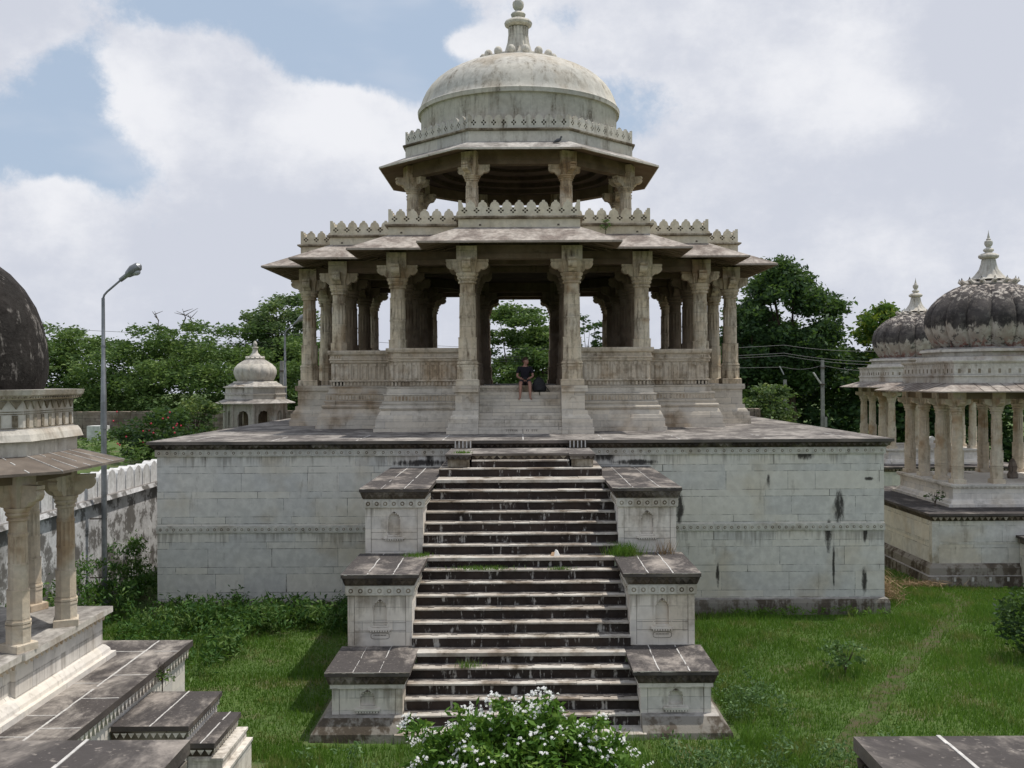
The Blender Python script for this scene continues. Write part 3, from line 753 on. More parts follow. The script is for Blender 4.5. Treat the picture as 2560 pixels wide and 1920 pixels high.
def sideblock(k):
    def rg(d, z):
        pts = [(1.5+d, -5.7), (1.5+d, -7.25-d), (-1.5-d, -7.25-d), (-1.5-d, -5.7)][::-1]
        o = []
        for x, y in pts:
            for _ in range(k): x, y = -y, x
            o.append((x, YC+y, R_(z)))
        return o
    m = MB(); m.loft([rg(d, z) for d, z in pp])
    e = rg(.415, 0)
    for p, q in zip(e[:-1], e[1:]): tris(m, p[:2], q[:2], R_(-.29), R_(-.22), .12, .015)
    m.build('entrance_base', M['base'], B)
for k in (1, 2, 3): sideblock(k)
fr = [29.5, 29.28, 29.06, 28.84, 28.62, 28.40, 28.2]
for i, y in enumerate(fr):
    zt = FL-i*.1943
    mb = MB(); mb.box(-1.176, 1.176, y, 30.0-.0 if i == 0 else fr[i-1]+.03, zt-.1943 if i < 6 else P0-.01, zt-.001-.0005*i, 0)
    if i == 0:
        mb.box(-1.178, 1.178, y-.05, y+.3, zt-.07, zt+.002, 0); tris(mb, (-1.15, y), (1.15, y), zt-.16, zt-.08, .13, .03, 0)
    nm = 'entrance_step'
    stp = mb.build(nm, M['base'] if i else M['rail'], B)
    if i == 6:   # worn incised lettering, too eroded to read
        mb = MB(); x = -.42; random.seed(5)
        while x < .46:
            w = random.uniform(.03, .055)
            if random.random() < .8:
                mb.box(x, x+w, y-.003, y+.001, zt-.075, zt-.068)
                xx = x+w*random.uniform(.4, .9); mb.box(xx-.004, xx+.004, y-.004, y+.001, zt-.13, zt-.07)
                if random.random() < .6: mb.limb((x, y-.001, zt-.08), (x+w*.6, y-.001, zt-.12), .004, .004, 4)
                if random.random() < .4: mb.sph((x+w*.3, y-.001, zt-.105), .009, 6, 4)
            x += w+.012
        mb.build('inscription', M['crev'], stp)
# columns
A4 = (0, PI/2, PI, 3*PI/2)
cps = []
for a, b in ((1.5, 7.25), (1.5, 5.83), (3.68, 5.83), (1.5, 3.68), (3.68, 3.68)):
    for x, y in ({(a, b), (b, a)}):
        for sx in (-1, 1):
            for sy in (-1, 1): cps.append((sx*x, sy*y))
cps = sorted(set(cps), key=lambda p: (p[1], p[0]))
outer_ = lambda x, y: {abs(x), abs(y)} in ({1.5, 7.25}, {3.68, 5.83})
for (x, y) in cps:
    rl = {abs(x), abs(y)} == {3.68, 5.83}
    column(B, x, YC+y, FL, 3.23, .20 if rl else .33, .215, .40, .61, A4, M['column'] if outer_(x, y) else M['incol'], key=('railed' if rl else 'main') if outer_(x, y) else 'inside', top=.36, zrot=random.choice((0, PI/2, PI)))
# beams
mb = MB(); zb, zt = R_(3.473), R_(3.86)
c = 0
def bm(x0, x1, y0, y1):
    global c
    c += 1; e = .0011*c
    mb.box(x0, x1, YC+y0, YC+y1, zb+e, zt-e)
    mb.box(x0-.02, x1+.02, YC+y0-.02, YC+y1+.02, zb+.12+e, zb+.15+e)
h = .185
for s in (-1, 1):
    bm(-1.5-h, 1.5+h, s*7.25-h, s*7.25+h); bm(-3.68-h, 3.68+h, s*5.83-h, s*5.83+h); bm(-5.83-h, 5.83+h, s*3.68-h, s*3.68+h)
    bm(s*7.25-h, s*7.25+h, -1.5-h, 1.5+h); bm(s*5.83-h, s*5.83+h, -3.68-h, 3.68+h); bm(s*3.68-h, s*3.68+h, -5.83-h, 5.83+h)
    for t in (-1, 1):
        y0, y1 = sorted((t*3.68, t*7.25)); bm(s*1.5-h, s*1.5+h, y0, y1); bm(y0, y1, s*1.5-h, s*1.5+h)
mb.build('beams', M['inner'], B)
for k in range(4):   # diagonal beams of the inner octagon
    mb = MB()
    a = PI/4+k*PI/2; u = (-math.sin(a), math.cos(a)); nn = (math.cos(a), math.sin(a)); L = math.hypot(2.18, 2.18); R0 = (1.5+3.68)/math.sqrt(2)
    o = (nn[0]*(R0-.18)-u[0]*L/2, YC+nn[1]*(R0-.18)-u[1]*L/2, 0)
    mb.extr([(0, zb+.05), (L, zb+.05), (L, zt-.03), (0, zt-.03)], o, u, nn, .36)
    mb.build('diagonal_beam', M['shadeceil'], B)
mb = MB(); mb.loft([outl(.21, R_(3.861)), outl(.21, R_(4.34))]); mb.build('ceiling', M['shadeceil'], B)
# eave
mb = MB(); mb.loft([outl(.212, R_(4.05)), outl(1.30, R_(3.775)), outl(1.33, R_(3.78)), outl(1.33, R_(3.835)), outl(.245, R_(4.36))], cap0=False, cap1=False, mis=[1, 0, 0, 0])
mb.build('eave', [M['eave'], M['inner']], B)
mb = MB()  # ribs on the underside and lip lines
for p, q in ring_edges(outl(.3, 0)):
    pv = Vector(p); qv = Vector(q); u = (qv-pv).normalized(); nn = Vector((u.y, -u.x, 0)); L = (qv-pv).length
    n = max(1, int(L/.36))
    for i in range(n+1):
        a = pv+u*(L*i/n)
        mb.limb((a.x, a.y, R_(4.0)), (a.x+nn.x*.9, a.y+nn.y*.9, R_(3.775)), .02, .015, 4)
mb.build('eave_ribs', M['inner'], B)
mb = MB(); mb.loft([outl(.24, R_(4.30)), outl(.24, R_(4.59))]); mb.build('parapet_wall', M['parapet'], B)
mb = MB(); mb.loft([outl(.26, R_(4.591)), outl(.34, R_(4.62)), outl(.34, R_(4.665)), outl(.25, R_(4.69))])
mb.build('parapet_moulding', M['halfblack'], B)
ring = outl(.24, 0)
for p, q in ring_edges(ring):
    mb = MB(); parapet(mb, p, q, R_(4.691)); mb.build('parapet', [M['parapet'], M['crev']], B)
mb = MB()
for p, q in ring_edges(outl(.243, 0)):
    pv = Vector(p); qv = Vector(q); L = (qv-pv).length; u = (qv-pv)/L; nn = Vector((u.y, -u.x, 0))
    for f in (.18, .82):
        a = pv+u*L*f; mb.extr([(-.035, 0), (.035, 0), (.03, .05), (-.03, .05)], (a.x, a.y, R_(4.40)), (u.x, u.y), (nn.x, nn.y), .004)
mb.build('drain_holes', M['crev'], B)

# ------------------------------------------------------------------ upper storey
OC = lambda R, z: octo(R, R_(z), 0, YC)
mb = MB(); mb.loft([OC(4.15, 4.40), OC(4.15, 4.72), OC(3.95, 4.73), OC(3.95, 4.75)]); mb.build('upper_floor', M['base'], B)
s8 = 3.67*math.tan(PI/8)
for k in range(8):
    a = PI/8+k*PI/4; rr = math.hypot(3.67, s8)
    e1, e2 = a+PI/2+PI/8, a-PI/2-PI/8
    column(B, rr*math.cos(a), YC+rr*math.sin(a), R_(4.75), 1.85, .28, .19, .35, .58, (PI/2+PI/8, -PI/2-PI/8, 0, PI), M['column'], key='upper', top=.40, zrot=a)
mb = MB(); rr = [OC(3.67+.17, 6.953), OC(3.67+.17, 7.40), OC(3.67-.17, 7.40), OC(3.67-.17, 6.953), OC(3.67+.17, 6.953)]
mb.loft(rr, cap0=False, cap1=False)
mb.loft([OC(3.86, 7.05), OC(3.86, 7.09), OC(3.8, 7.10)], cap0=False, cap1=False)
mb.build('upper_beam', M['inner'], B)
mb = MB(); pr = []
for r, z0 in ((3.60, 7.30), (3.2, 7.30), (3.2, 7.46), (2.8, 7.46), (2.8, 7.62), (2.3, 7.64), (2.3, 7.78), (1.6, 7.80), (1.6, 7.9), (.7, 7.92), (.01, 7.94)): pr.append((r, R_(z0)))
mb.lathe(pr, 40, 0, YC, cap0=False); mb.build('upper_ceiling', M['shadeceil'], B)
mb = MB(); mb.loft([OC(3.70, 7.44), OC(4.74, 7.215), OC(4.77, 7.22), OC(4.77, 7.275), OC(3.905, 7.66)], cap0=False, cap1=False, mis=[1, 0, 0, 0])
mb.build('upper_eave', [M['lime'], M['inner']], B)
mb = MB(); mb.loft([OC(3.90, 7.42), OC(3.90, 8.0), OC(3.3, 8.01)], cap0=False); mb.build('upper_parapet_wall', M['dome'], B)
mb = MB(); mb.loft([OC(3.91, 8.001), OC(3.99, 8.03), OC(3.99, 8.075), OC(3.91, 8.10)]); mb.build('upper_moulding', M['halfblack'], B)
for p, q in ring_edges(octo(3.90, 0, 0, YC)):
    mb = MB(); parapet(mb, p, q, R_(8.101), .44, .08, .32, .15); mb.build('upper_parapet', [M['dome'], M['crev']], B)
mb = MB()
mb.lathe([(3.50, R_(8.0)), (3.50, R_(9.33)), (3.52, R_(9.36)), (3.60, R_(9.38)), (3.62, R_(9.52)), (3.57, R_(9.58)), (3.50, R_(9.78)), (3.44, R_(9.97)), (3.34, R_(10.2)), (3.20, R_(10.42)), (3.01, R_(10.64)),
          (2.80, R_(10.82)), (2.52, R_(11.0)), (2.2, R_(11.17)), (1.85, R_(11.31)), (1.5, R_(11.41)), (1.24, R_(11.46)), (1.0, R_(11.50))], 96, 0, YC)
mb.v = [(x, y, z if z < R_(9.55) else R_(9.55)+(z-R_(9.55))*.93) for x, y, z in mb.v]; mb.build('dome', M['dome'], B, smooth=True)
mb = MB(); mb.lathe([(1.27, R_(11.26)), (1.33, R_(11.34)), (1.30, R_(11.44)), (.95, R_(11.52)), (.5, R_(11.64))], 40, 0, YC)
petals(mb, 0, YC, 1.27, R_(11.39), 16, .15)
mb.build('lotus_ring', M['dome'], B, smooth=True)
mb = MB(); finial(mb, 0, YC, R_(11.58), 1.12); mb.build('finial', M['dome'], B, smooth=True)
# ------------------------------------------------------------------ ground and garden
def grid_ground():
    n = 120
    xs = np.concatenate([np.linspace(-400, -20, 14)[:-1], np.linspace(-20, 26, 93), np.linspace(26, 400, 14)[1:]])
    ys = np.concatenate([np.linspace(-60, 4, 8)[:-1], np.linspace(4, 50, 93), np.linspace(50, 500, 14)[1:]])
    vs = []; 
    for y in ys:
        for x in xs:
            z = .04*math.sin(x*.9+y*.4)+.03*math.sin(y*1.3-x*.5) if (-20 < x < 26 and 4 < y < 50) else 0
            if abs(x) < 9.6 and y > 25: z = -.05
            if abs(x) < 3.6 and y > 16: z = min(z, -.02)
            vs.append((x, y, z-.03))
    w = len(xs); fs = [(j*w+i, j*w+i+1, (j+1)*w+i+1, (j+1)*w+i) for j in range(len(ys)-1) for i in range(w-1)]
    m = MB(); m.add(vs, fs); return m.build('ground', M['ground'], smooth=True)
g = grid_ground(); tag(g, 'uneven green lawn between the monuments', kind='structure')
mb = MB(); mb.box(-60, -11.35, -10, 80, -.5, 3.0); o = mb.build('garden_terrace', M['ground']); tag(o, 'raised garden ground behind the whitewashed wall', kind='structure')
# trodden path
PATH = [(4.2, 14.0), (5.35, 16.4), (6.35, 17.8), (7.30, 19.5), (8.55, 21.6), (10.2, 23.9), (11.5, 26.0), (11.7, 27.6)]
def path_dist(x, y):
    d = 1e9
    for (ax, ay), (bx, by) in zip(PATH[:-1], PATH[1:]):
        t = max(0, min(1, ((x-ax)*(bx-ax)+(y-ay)*(by-ay))/((bx-ax)**2+(by-ay)**2)))
        d = min(d, math.hypot(x-ax-t*(bx-ax), y-ay-t*(by-ay)))
    return d
mb = MB(); L = []; Rr = []
for i, (x, y) in enumerate(PATH):
    for t in (0, .33, .66):
        if i == len(PATH)-1 and t: break
        x2, y2 = PATH[min(i+1, len(PATH)-1)]
        xx, yy = x+(x2-x)*t, y+(y2-y)*t; w = .27+random.uniform(-.10, .10)
        L.append((xx-w, yy)); Rr.append((xx+w, yy+.1))
zz = lambda x, y: .04*math.sin(x*.9+y*.4)+.03*math.sin(y*1.3-x*.5)-.018
vs = [(x, y, zz(x, y)) for p in zip(L, Rr) for x, y in p]
mb.add(vs, [(2*i, 2*i+1, 2*i+3, 2*i+2) for i in range(len(L)-1)]); o = mb.build('path', M['path']); tag(o, 'worn earth footpath across the right lawn', kind='structure')

# ------------------------------------------------------------------ left neighbour: octagonal chhatri under a black dome
cx, cy = -8.45, 14.13
C1 = thing('octagonal_pavilion', (cx, cy, 1.5), 'near pavilion at the left edge with a smooth black dome and slabbed eave', 'pavilion')
mb = MB(); mb.box(-13.5, -5.70, 4.0, 16.93, -.2, 1.22); mb.build('platform', M['ped'], C1)
mb = MB(); mb.loft([rect(-13.5, -5.68, 4, 16.95, 1.221), rect(-13.5, -5.62, 4, 17.0, 1.40)])
tris(mb, (-5.665, 4.2), (-5.665, 16.9), 1.24, 1.39, .13, .05, 1)
mb.build('platform_cornice', [M['halfblack'], M['ped']], C1)
mb = MB(); mb.box(-13.5, -5.59, 4, 17.03, 1.401, 1.5, 0)
def seam(mb, x0, y0, x1, y1, z, w=.016, mi=1, gap=.04):
    n = max(2, int(math.hypot(x1-x0, y1-y0)/.12)); dx, dy = (x1-x0)/n, (y1-y0)/n; L = math.hypot(dx, dy)
    for i in range(n):
        if random.random() < gap: continue
        ww = w*random.uniform(.75, 1.15); ax, ay = x0+dx*i, y0+dy*i; nx, ny = -dy/L*ww, dx/L*ww; j = random.uniform(-.004, .004)
        mb.extr([(0, 0), (L*1.02, 0), (L*1.02, .004+random.random()*.002), (0, .004)], (ax-nx/2+j, ay-ny/2+j, z), (dx/L, dy/L), (nx/ww, ny/ww), ww, mi)
seam(mb, -6.1, 9, -6.15, 16.98, 1.5, .03)
for y, x0 in ((16.3, -8), (15.0, -6.12), (13.9, -6.12), (12.7, -6.12), (11.6, -6.12), (10.4, -6.12)): seam(mb, x0, y, -5.61, y+.02, 1.5, .022)
for y in (14.6, 13.2, 12.4): seam(mb, -6.6, y, -6.14, y, 1.5, .02)
mb.build('platform_paving', [M['slab2'], M['mortar']], C1)
mb = MB(); F1 = 2.3
def sq(d, z, y0=11.0): return rect(-10.4-d, -6.75+d, y0-d, 15.90+d, z)
mb.loft([sq(.22, 1.499), sq(.22, 1.58), sq(.16, 1.585), sq(.15, 1.64), sq(.10, 1.70), sq(.03, 1.74), sq(0, 1.78), sq(0, 2.10), sq(.03, 2.105), sq(.10, 2.20)])
mb.loft([rect(-7.2, -6.68, 13.2, 15.95, 1.501), rect(-7.2, -6.68, 13.2, 15.95, 2.21)])
mb.build('floor_base', M['ped'], C1)
mb = MB(); mb.box(-10.55, -6.60, 10.9, 16.03, 2.212, F1, 0); mb.box(-7.5, -6.555, 13.22, 16.06, 2.214, F1+.004, 0)
tris(mb, (-6.63, 13.3), (-6.63, 15.9), 2.13, 2.21, .14, .03, 1); tris(mb, (-6.66, 11.0), (-6.66, 13.15), 2.13, 2.21, .14, .03, 1)
mb.build('floor', [M['lime'], M['limec']], C1)
apo = 1.70
for k in range(8):
    a = PI/8+k*PI/4; rr = apo/math.cos(PI/8)
    column(C1, cx+rr*math.cos(a), cy+rr*math.sin(a), F1+.004, 1.92, .17, .115, .31, .42, (PI/2+PI/8, -PI/2-PI/8, 0, PI), M['limec'], key='left', top=.28, zrot=a)
OL = lambda R, z: octo(R, R_(z), cx, cy)
mb = MB(); mb.loft([OL(apo+.14, -1.36), OL(apo+.14, -1.05), OL(apo-.14, -1.05), OL(apo-.14, -1.36), OL(apo+.14, -1.36)], cap0=False, cap1=False); mb.loft([OL(apo+.1, -1.12), OL(apo+.1, -1.06)])
mb.build('beam', M['inner'], C1)
mb = MB(); mb.loft([OL(1.8, -1.10), OL(2.42, -1.20), OL(2.45, -1.20), OL(2.45, -1.165), OL(1.86, -.99)], cap0=False, cap1=False, mi=0)
v = [Vector(p) for p in OL(2.45, -1.163)]; w = [Vector(p) for p in OL(1.86, -.988)]
for k in range(8):
    p0, p1, q0, q1 = v[k], v[(k+1) % 8], w[k], w[(k+1) % 8]
    for j in range(5):
        t = j/5 + (random.uniform(-.03, .03) if j else 0)
        a = p0.lerp(p1, t); b = q0.lerp(q1, t); off = (p1-p0).normalized()*.009
        for i in range(6):
            if random.random() < .15 and j: continue
            s0, s1 = i/6, (i+1)/6; c0, c1 = a.lerp(b, s0), a.lerp(b, s1); ww = off*random.uniform(.5, 1.1)
            up = Vector((0, 0, .007))
            mb.loft([[c0-ww-up, c0+ww-up, c0+ww+up, c0-ww+up], [c1-ww-up, c1+ww-up, c1+ww+up, c1-ww+up]], mi=1)
mb.build('eave', [M['slabeave'] if 'slabeave' in M else M['slab'], M['mortar']], C1)
mb = MB(); mb.loft([OL(1.85, -1.0), OL(1.85, -.80), OL(1.93, -.79), OL(1.90, -.70), OL(1.86, -.64), OL(1.80, -.63), OL(1.80, -.24), OL(1.86, -.23), OL(1.93, -.17), OL(1.95, -.10)])
for p, q in ring_edges([(x, y) for x, y, z in OL(1.80, 0)]):
    tiles(mb, p, q, R_(-.60), R_(-.44), .20, .012, 1, None, .35)
    for zz in (-.62, -.43, -.40): tiles(mb, p, q, R_(zz), R_(zz+.012), .3, .006, 1, None, .98)
    tris(mb, p, q, R_(-.36), R_(-.25), .17, .02, 1)
for p, q in ring_edges([(x, y) for x, y, z in OL(1.88, 0)]): tiles(mb, p, q, R_(-.215), R_(-.165), .07, .035, 1, None, .55)
mb.build('parapet', [M['lime'], M['halfblack']], C1)
mb = MB(); mb.lathe([(1.56, R_(-.1)), (1.61, R_(.05)), (1.63, R_(.25)), (1.61, R_(.55)), (1.55, R_(.85)), (1.46, R_(1.1)), (1.31, R_(1.36)), (1.13, R_(1.57)), (.9, R_(1.75)), (.6, R_(1.92)), (.3, R_(2.0)), (.02, R_(2.03))], 72, cx, cy)
mb.build('dome', M['bdome'], C1, smooth=True)
mb = MB(); mb.lathe([(.55, R_(1.9)), (.6, R_(1.99)), (.4, R_(2.05))], 24, cx, cy); petals(mb, cx, cy, .56, R_(1.98), 12, .07); finial(mb, cx, cy, R_(2.03), .5)
mb.build('finial', M['bdome'], C1, smooth=True)

C2 = thing('side_stair', (-5, 13.5, 0), 'side steps of the near left pavilion with a dark slab cap and pale flank wall', 'staircase')
def flank(x0, x1, y0, y1, zt, zb, nm='flank_block', cap=True, par=None):
    mb = MB(); mb.box(x0, x1-.08, y0+.06, y1-.06, zb, zt-.20, 0)
    mb.box(x1-.10, x1-.068, y0+.045, y0+.14, zb+.01, zt-.21, 0); mb.box(x1-.10, x1-.068, y1-.14, y1-.045, zb+.01, zt-.21, 0)
    b = mb.build(nm, [M['ped']], par)
    mb = MB(); mb.loft([rect(x0, x1-.07, y0+.05, y1-.05, zt-.20), rect(x0, x1-.01, y0+.01, y1-.01, zt-.071)])
    tris(mb, (x1-.06, y0+.05), (x1-.06, y1-.05), zt-.18, zt-.09, .09, .035, 1); tris(mb, (x0+.02, y0+.035), (x1-.03, y0+.035), zt-.17, zt-.10, .10, .02, 1)
    mb.build('cornice', [M['black'], M['ped']], b)
    mb = MB(); mb.box(x0, x1, y0, y1, zt-.07, zt, 0); seam(mb, (x0+x1)/2, y0, (x0+x1)/2+.03, y1, zt, .02)
    mb.build('cap_slab', [M['slab'], M['mortar']], b)
flank(-5.665, -4.59, 13.78, 15.34, 1.15, -.1, par=C2)
flank(-4.66, -4.27, 13.9, 15.22, .87, -.1, par=C2)
for i, (x, zt) in enumerate(((-4.18, .61), (-4.10, .46))):
    mb = MB(); mb.box(-4.6, x, 13.95+.03*i, 15.18-.02*i, -.1, zt, 0); mb.box(-4.6, x+.02, 13.93+.03*i, 15.2-.02*i, zt, zt+.04, 0); mb.build('step', [M['ped']], C2)

# ------------------------------------------------------------------ the two ribbed-dome chhatris on the right
def rib(a): return 1-.085*(1-abs(math.sin(8*a))**.5)
def ribbed(cx, cy, label, plat):
    C = thing('ribbed_dome_pavilion', (cx, cy, 2.0), label, 'pavilion', 'ribbed dome pavilions on the right')
    a, b = plat
    mb = MB(); mb.box(cx-a, cx+a, cy-b, cy+b, .0, 1.78); mb.build('platform', M['wall'], C)
    mb = MB()
    mb.loft([rect(cx-a-.22, cx+a+.22, cy-b-.22, cy+b+.22, -.1), rect(cx-a-.2, cx+a+.2, cy-b-.2, cy+b+.2, .22), rect(cx-a-.14, cx+a+.14, cy-b-.14, cy+b+.14, .24), rect(cx-a-.13, cx+a+.13, cy-b-.13, cy+b+.13, .44), rect(cx-a-.01, cx+a+.01, cy-b-.01, cy+b+.01, .56)])
    for p, q in (((cx-a-.2, cy-b-.205), (cx+a+.2, cy-b-.205)),): tiles(mb, p, q, .08, .19, .5, .015, 1, None, .12)
    mb.build('platform_base', [M['halfbase'], M['mortar']], C)
    mb = MB(); 
    for xx in (cx-a-.012,):
        mb.box(xx, xx+.2, cy-b-.012, cy-b+.2, .57, 1.7)
    mb.box(cx-a-.006, cx+a+.006, cy-b-.006, cy+b+.006, 1.10, 1.17)
    mb.build('platform_trim', M['tile'], C)
    mb = MB(); mb.loft([rect(cx-a-.02, cx+a+.02, cy-b-.02, cy+b+.02, 1.781), rect(cx-a-.1, cx+a+.1, cy-b-.1, cy+b+.1, 1.93)])
    tris(mb, (cx-a-.05, cy-b-.07), (cx+a+.05, cy-b-.07), 1.80, 1.90, .17, .05, 1)
    mb.build('platform_cornice', [M['black'], M['halfblack']], C)
    mb = MB(); mb.box(cx-a-.14, cx+a+.14, cy-b-.14, cy+b+.14, 1.931, 2.0); mb.build('platform_paving', M['slab'], C)
    mb = MB(); q = lambda d, z: rect(cx-2.1-d, cx+2.1+d, cy-2.1-d, cy+2.1+d, z)
    mb.loft([q(.2, 1.999), q(.2, 2.08), q(.12, 2.09), q(.10, 2.16), q(0, 2.22), q(0, 2.55), q(.04, 2.56), q(.10, 2.62), q(.10, 2.68)])
    for p, r in (((cx-2.14, cy-2.14), (cx+2.14, cy-2.14)), ((cx-2.14, cy+2.14), (cx-2.14, cy-2.14))): tris(mb, p, r, 2.56, 2.625, .14, .045)
    mb.build('floor_base', M['ped'], C)
    for x in (-1.85, -.65, .65, 1.85):
        for y in (-1.85, -.65, .65, 1.85):
            if abs(x) == 1.85 or abs(y) == 1.85:
                column(C, cx+x, cy+y, 2.68, 2.33, .19, .145, .24, .40, A4, M['limec'], key='right', top=.22)
    sq4 = lambda d, z: rect(cx-1.85-d, cx+1.85+d, cy-1.85-d, cy+1.85+d, R_(z))
    mb = MB(); mb.loft([sq4(.14, -.648), sq4(.14, -.40), sq4(-.14, -.40), sq4(-.14, -.648), sq4(.14, -.648)], cap0=False, cap1=False); mb.loft([sq4(.1, -.44), sq4(.1, -.41)])
    mb.build('beam', M['inner'], C)
    mb = MB(); mb.loft([sq4(.1, -.38), sq4(.88, -.44), sq4(.9, -.44), sq4(.9, -.405), sq4(.17, -.16)], cap0=False, cap1=False)
    for s in (-1, 1):
        for i in range(1, 9):
            t = -1.85+3.7*i/9
            for (p, r) in (((cx+t, cy-1.85-.9), (cx+t, cy-1.85-.17)), ((cx-1.85-.9, cy+t), (cx-1.85-.17, cy+t))):
                mb.limb((p[0], p[1], R_(-.403)), (r[0], r[1], R_(-.158)), .008, .008, 4, 1)
    mb.build('eave', [M['eave'], M['crev']], C)
    mb = MB(); mb.loft([sq4(.16, -.2), sq4(.16, .04), sq4(.2, .05), sq4(.2, .09), sq4(.15, .10), sq4(.15, .44), sq4(.18, .45), sq4(.22, .50), sq4(.22, .53)])
    for p, r in (((cx-2.0, cy-2.0), (cx+2.0, cy-2.0)), ((cx-2.0, cy+2.0), (cx-2.0, cy-2.0))):
        tris(mb, p, r, R_(.34), R_(.43), .15, .012); tiles(mb, p, r, R_(.15), R_(.28), .3, .008, 1, None, .25)
    mb.build('parapet', [M['lime'], M['halfblack']], C)
    mb = MB(); mb.loft([octo(2.05, R_(.53), cx, cy), octo(2.0, R_(.66), cx, cy), octo(1.85, R_(.68), cx, cy), octo(1.85, R_(.78), cx, cy), octo(1.95, R_(.82), cx, cy), octo(1.92, R_(.90), cx, cy), octo(1.7, R_(.96), cx, cy)])
    mb.build('drum', M['lime'], C)
    mb = MB(); mb.lathe([(1.60, R_(.93)), (1.71, R_(1.05)), (1.86, R_(1.3)), (1.96, R_(1.55)), (1.99, R_(1.78)), (1.97, R_(1.98)), (1.90, R_(2.18)), (1.76, R_(2.38)), (1.57, R_(2.58)), (1.33, R_(2.76)), (1.08, R_(2.90)), (.85, R_(2.99)), (.6, R_(3.04))], 192, cx, cy, mod=rib)
    mb.build('dome', M['ribdome'], C, smooth=True)
    mb = MB(); mb.lathe([(.80, R_(2.96)), (.84, R_(3.02)), (.6, R_(3.1)), (.4, R_(3.2))], 32, cx, cy)
    for k in range(14):
        a = 2*PI*k/14; c, s = math.cos(a), math.sin(a)
        mb.tube([(cx+.6*c, cy+.6*s, R_(3.04)), (cx+.78*c, cy+.78*s, R_(3.06)), (cx+.88*c, cy+.88*s, R_(3.13)), (cx+.87*c, cy+.87*s, R_(3.23))], [.09, .08, .06, .015], 6)
    mb.build('lotus_ring', M['lime'], C, smooth=True)
    mb = MB(); finial(mb, cx, cy, R_(3.16), .70, r0=.50, f=1.0)
    mb.build('finial', M['dome'], C, smooth=True)
    return C
CR = ribbed(15.2, 32.4, 'nearer ribbed dome pavilion at the right edge, black upper dome peeling white below', (3.35, 3.6))
CR2 = ribbed(18.85, 47.6, 'farther ribbed dome pavilion partly hidden behind the nearer one, black dome with reddish base', (3.35, 3.6))
mb = MB(); mb.box(14.35, 15.6, 27.2, 28.75, -.1, 1.16, 0); mb.box(14.29, 15.66, 27.12, 28.75, 1.161, 1.30, 1); mb.box(14.23, 15.72, 27.05, 28.75, 1.301, 1.37, 2)
o = mb.build('stair_flank', [M['ped'], M['black'], M['slab']]); tag(o, 'stone stair flank with a dark cap at the foot of the right platform', 'stair flank')
# low carved stone standing inside the nearer right pavilion
mb = MB(); mb.lathe([(.16, 2.68), (.17, 2.8), (.12, 2.9), (.14, 3.05), (.10, 3.2), (.06, 3.28), (.01, 3.32)], 10, 15.75, 32.0)
o = mb.build('carved_stone', M['rubble']); tag(o, 'small dark carved stone standing on the floor of the nearer right pavilion', 'carved stone')

for i, (x, y, hh) in enumerate(((18.6, 50.4, .95), (20.75, 50.5, .95))):
    mb = MB(); mb.loft([rect(x-.34, x+.34, y-.2, y+.2, 2.0), rect(x-.33, x+.33, y-.19, y+.19, 2+hh*.55), rect(x-.24, x+.24, y-.17, y+.17, 2+hh*.85), rect(x-.06, x+.06, y-.14, y+.14, 2+hh)])
    o = mb.build('memorial_stone', M['washtop'], None, (x, y, 2.0)); tag(o, ('white peaked memorial stone just right of the terrace corner, behind the columns', 'white peaked memorial stone seen between the front columns of the nearer right pavilion')[i], 'memorial stone', 'white memorial stones')
# ------------------------------------------------------------------ small white kiosk at the back left
kx, ky = -11.12, 42.0
K = thing('small_kiosk', (kx, ky, 3.0), 'small pale octagonal kiosk with cusped arches and an onion dome, back left', 'kiosk')
rot = math.radians(-12)
OK_ = lambda R, z: octo(R, R_(z), kx, ky, rot)
mb = MB(); mb.loft([OK_(1.35, -3.0), OK_(1.35, -2.3), OK_(1.25, -2.28), OK_(1.25, -2.25)]); mb.build('plinth', M['lime'], K)
for p, q in ring_edges(OK_(1.10, 0)):
    mb = MB(); arch_panel(mb, p, q, R_(-2.25), R_(-.88), .48, R_(-1.45), .26, .1); mb.build('arch_panel', M['lime'], K)
for x, y, z in OK_(1.13, 0): mb = MB(); mb.lathe([(.085, R_(-2.25)), (.085, R_(-.9))], 8, x, y); mb.build('corner_pillar', M['lime'], K)

mb = MB(); mb.lathe([(.5, R_(-2.24)), (.5, R_(-1.2))], 8, kx, ky); mb.build('inner_stone', M['inner'], K)
mb = MB(); mb.loft([OK_(1.12, -.93), OK_(1.52, -.93), OK_(1.53, -.90), OK_(1.16, -.74)], cap0=True); mb.build('eave', M['lime'], K)
mb = MB(); mb.loft([OK_(1.14, -.80), OK_(1.14, -.56), OK_(1.18, -.55), OK_(1.18, -.50), OK_(1.12, -.49), OK_(1.12, -.28), OK_(1.20, -.26), OK_(1.20, -.22), OK_(1.04, -.20), OK_(1.0, -.14), OK_(.85, -.06), OK_(.8, 0)])
mb.build('parapet', M['lime'], K)
mb = MB(); rb = lambda a: 1-.05*(1-abs(math.sin(6*a))**.6)
mb.lathe([(.72, R_(0)), (.80, R_(.12)), (.87, R_(.3)), (.88, R_(.45)), (.83, R_(.58)), (.70, R_(.72)), (.52, R_(.84)), (.38, R_(.92))], 96, kx, ky, mod=rb); mb.build('dome', M['lime'], K, smooth=True)
mb = MB(); mb.lathe([(.34, R_(.9)), (.40, R_(.97)), (.36, R_(1.02)), (.22, R_(1.08)), (.12, R_(1.2)), (.09, R_(1.38)), (.14, R_(1.40)), (.13, R_(1.44)), (.05, R_(1.46)), (.09, R_(1.54)), (.08, R_(1.6)), (.02, R_(1.7))], 20, kx, ky)
petals(mb, kx, ky, .36, R_(.98), 12, .04); mb.build('finial', M['lime'], K, smooth=True)

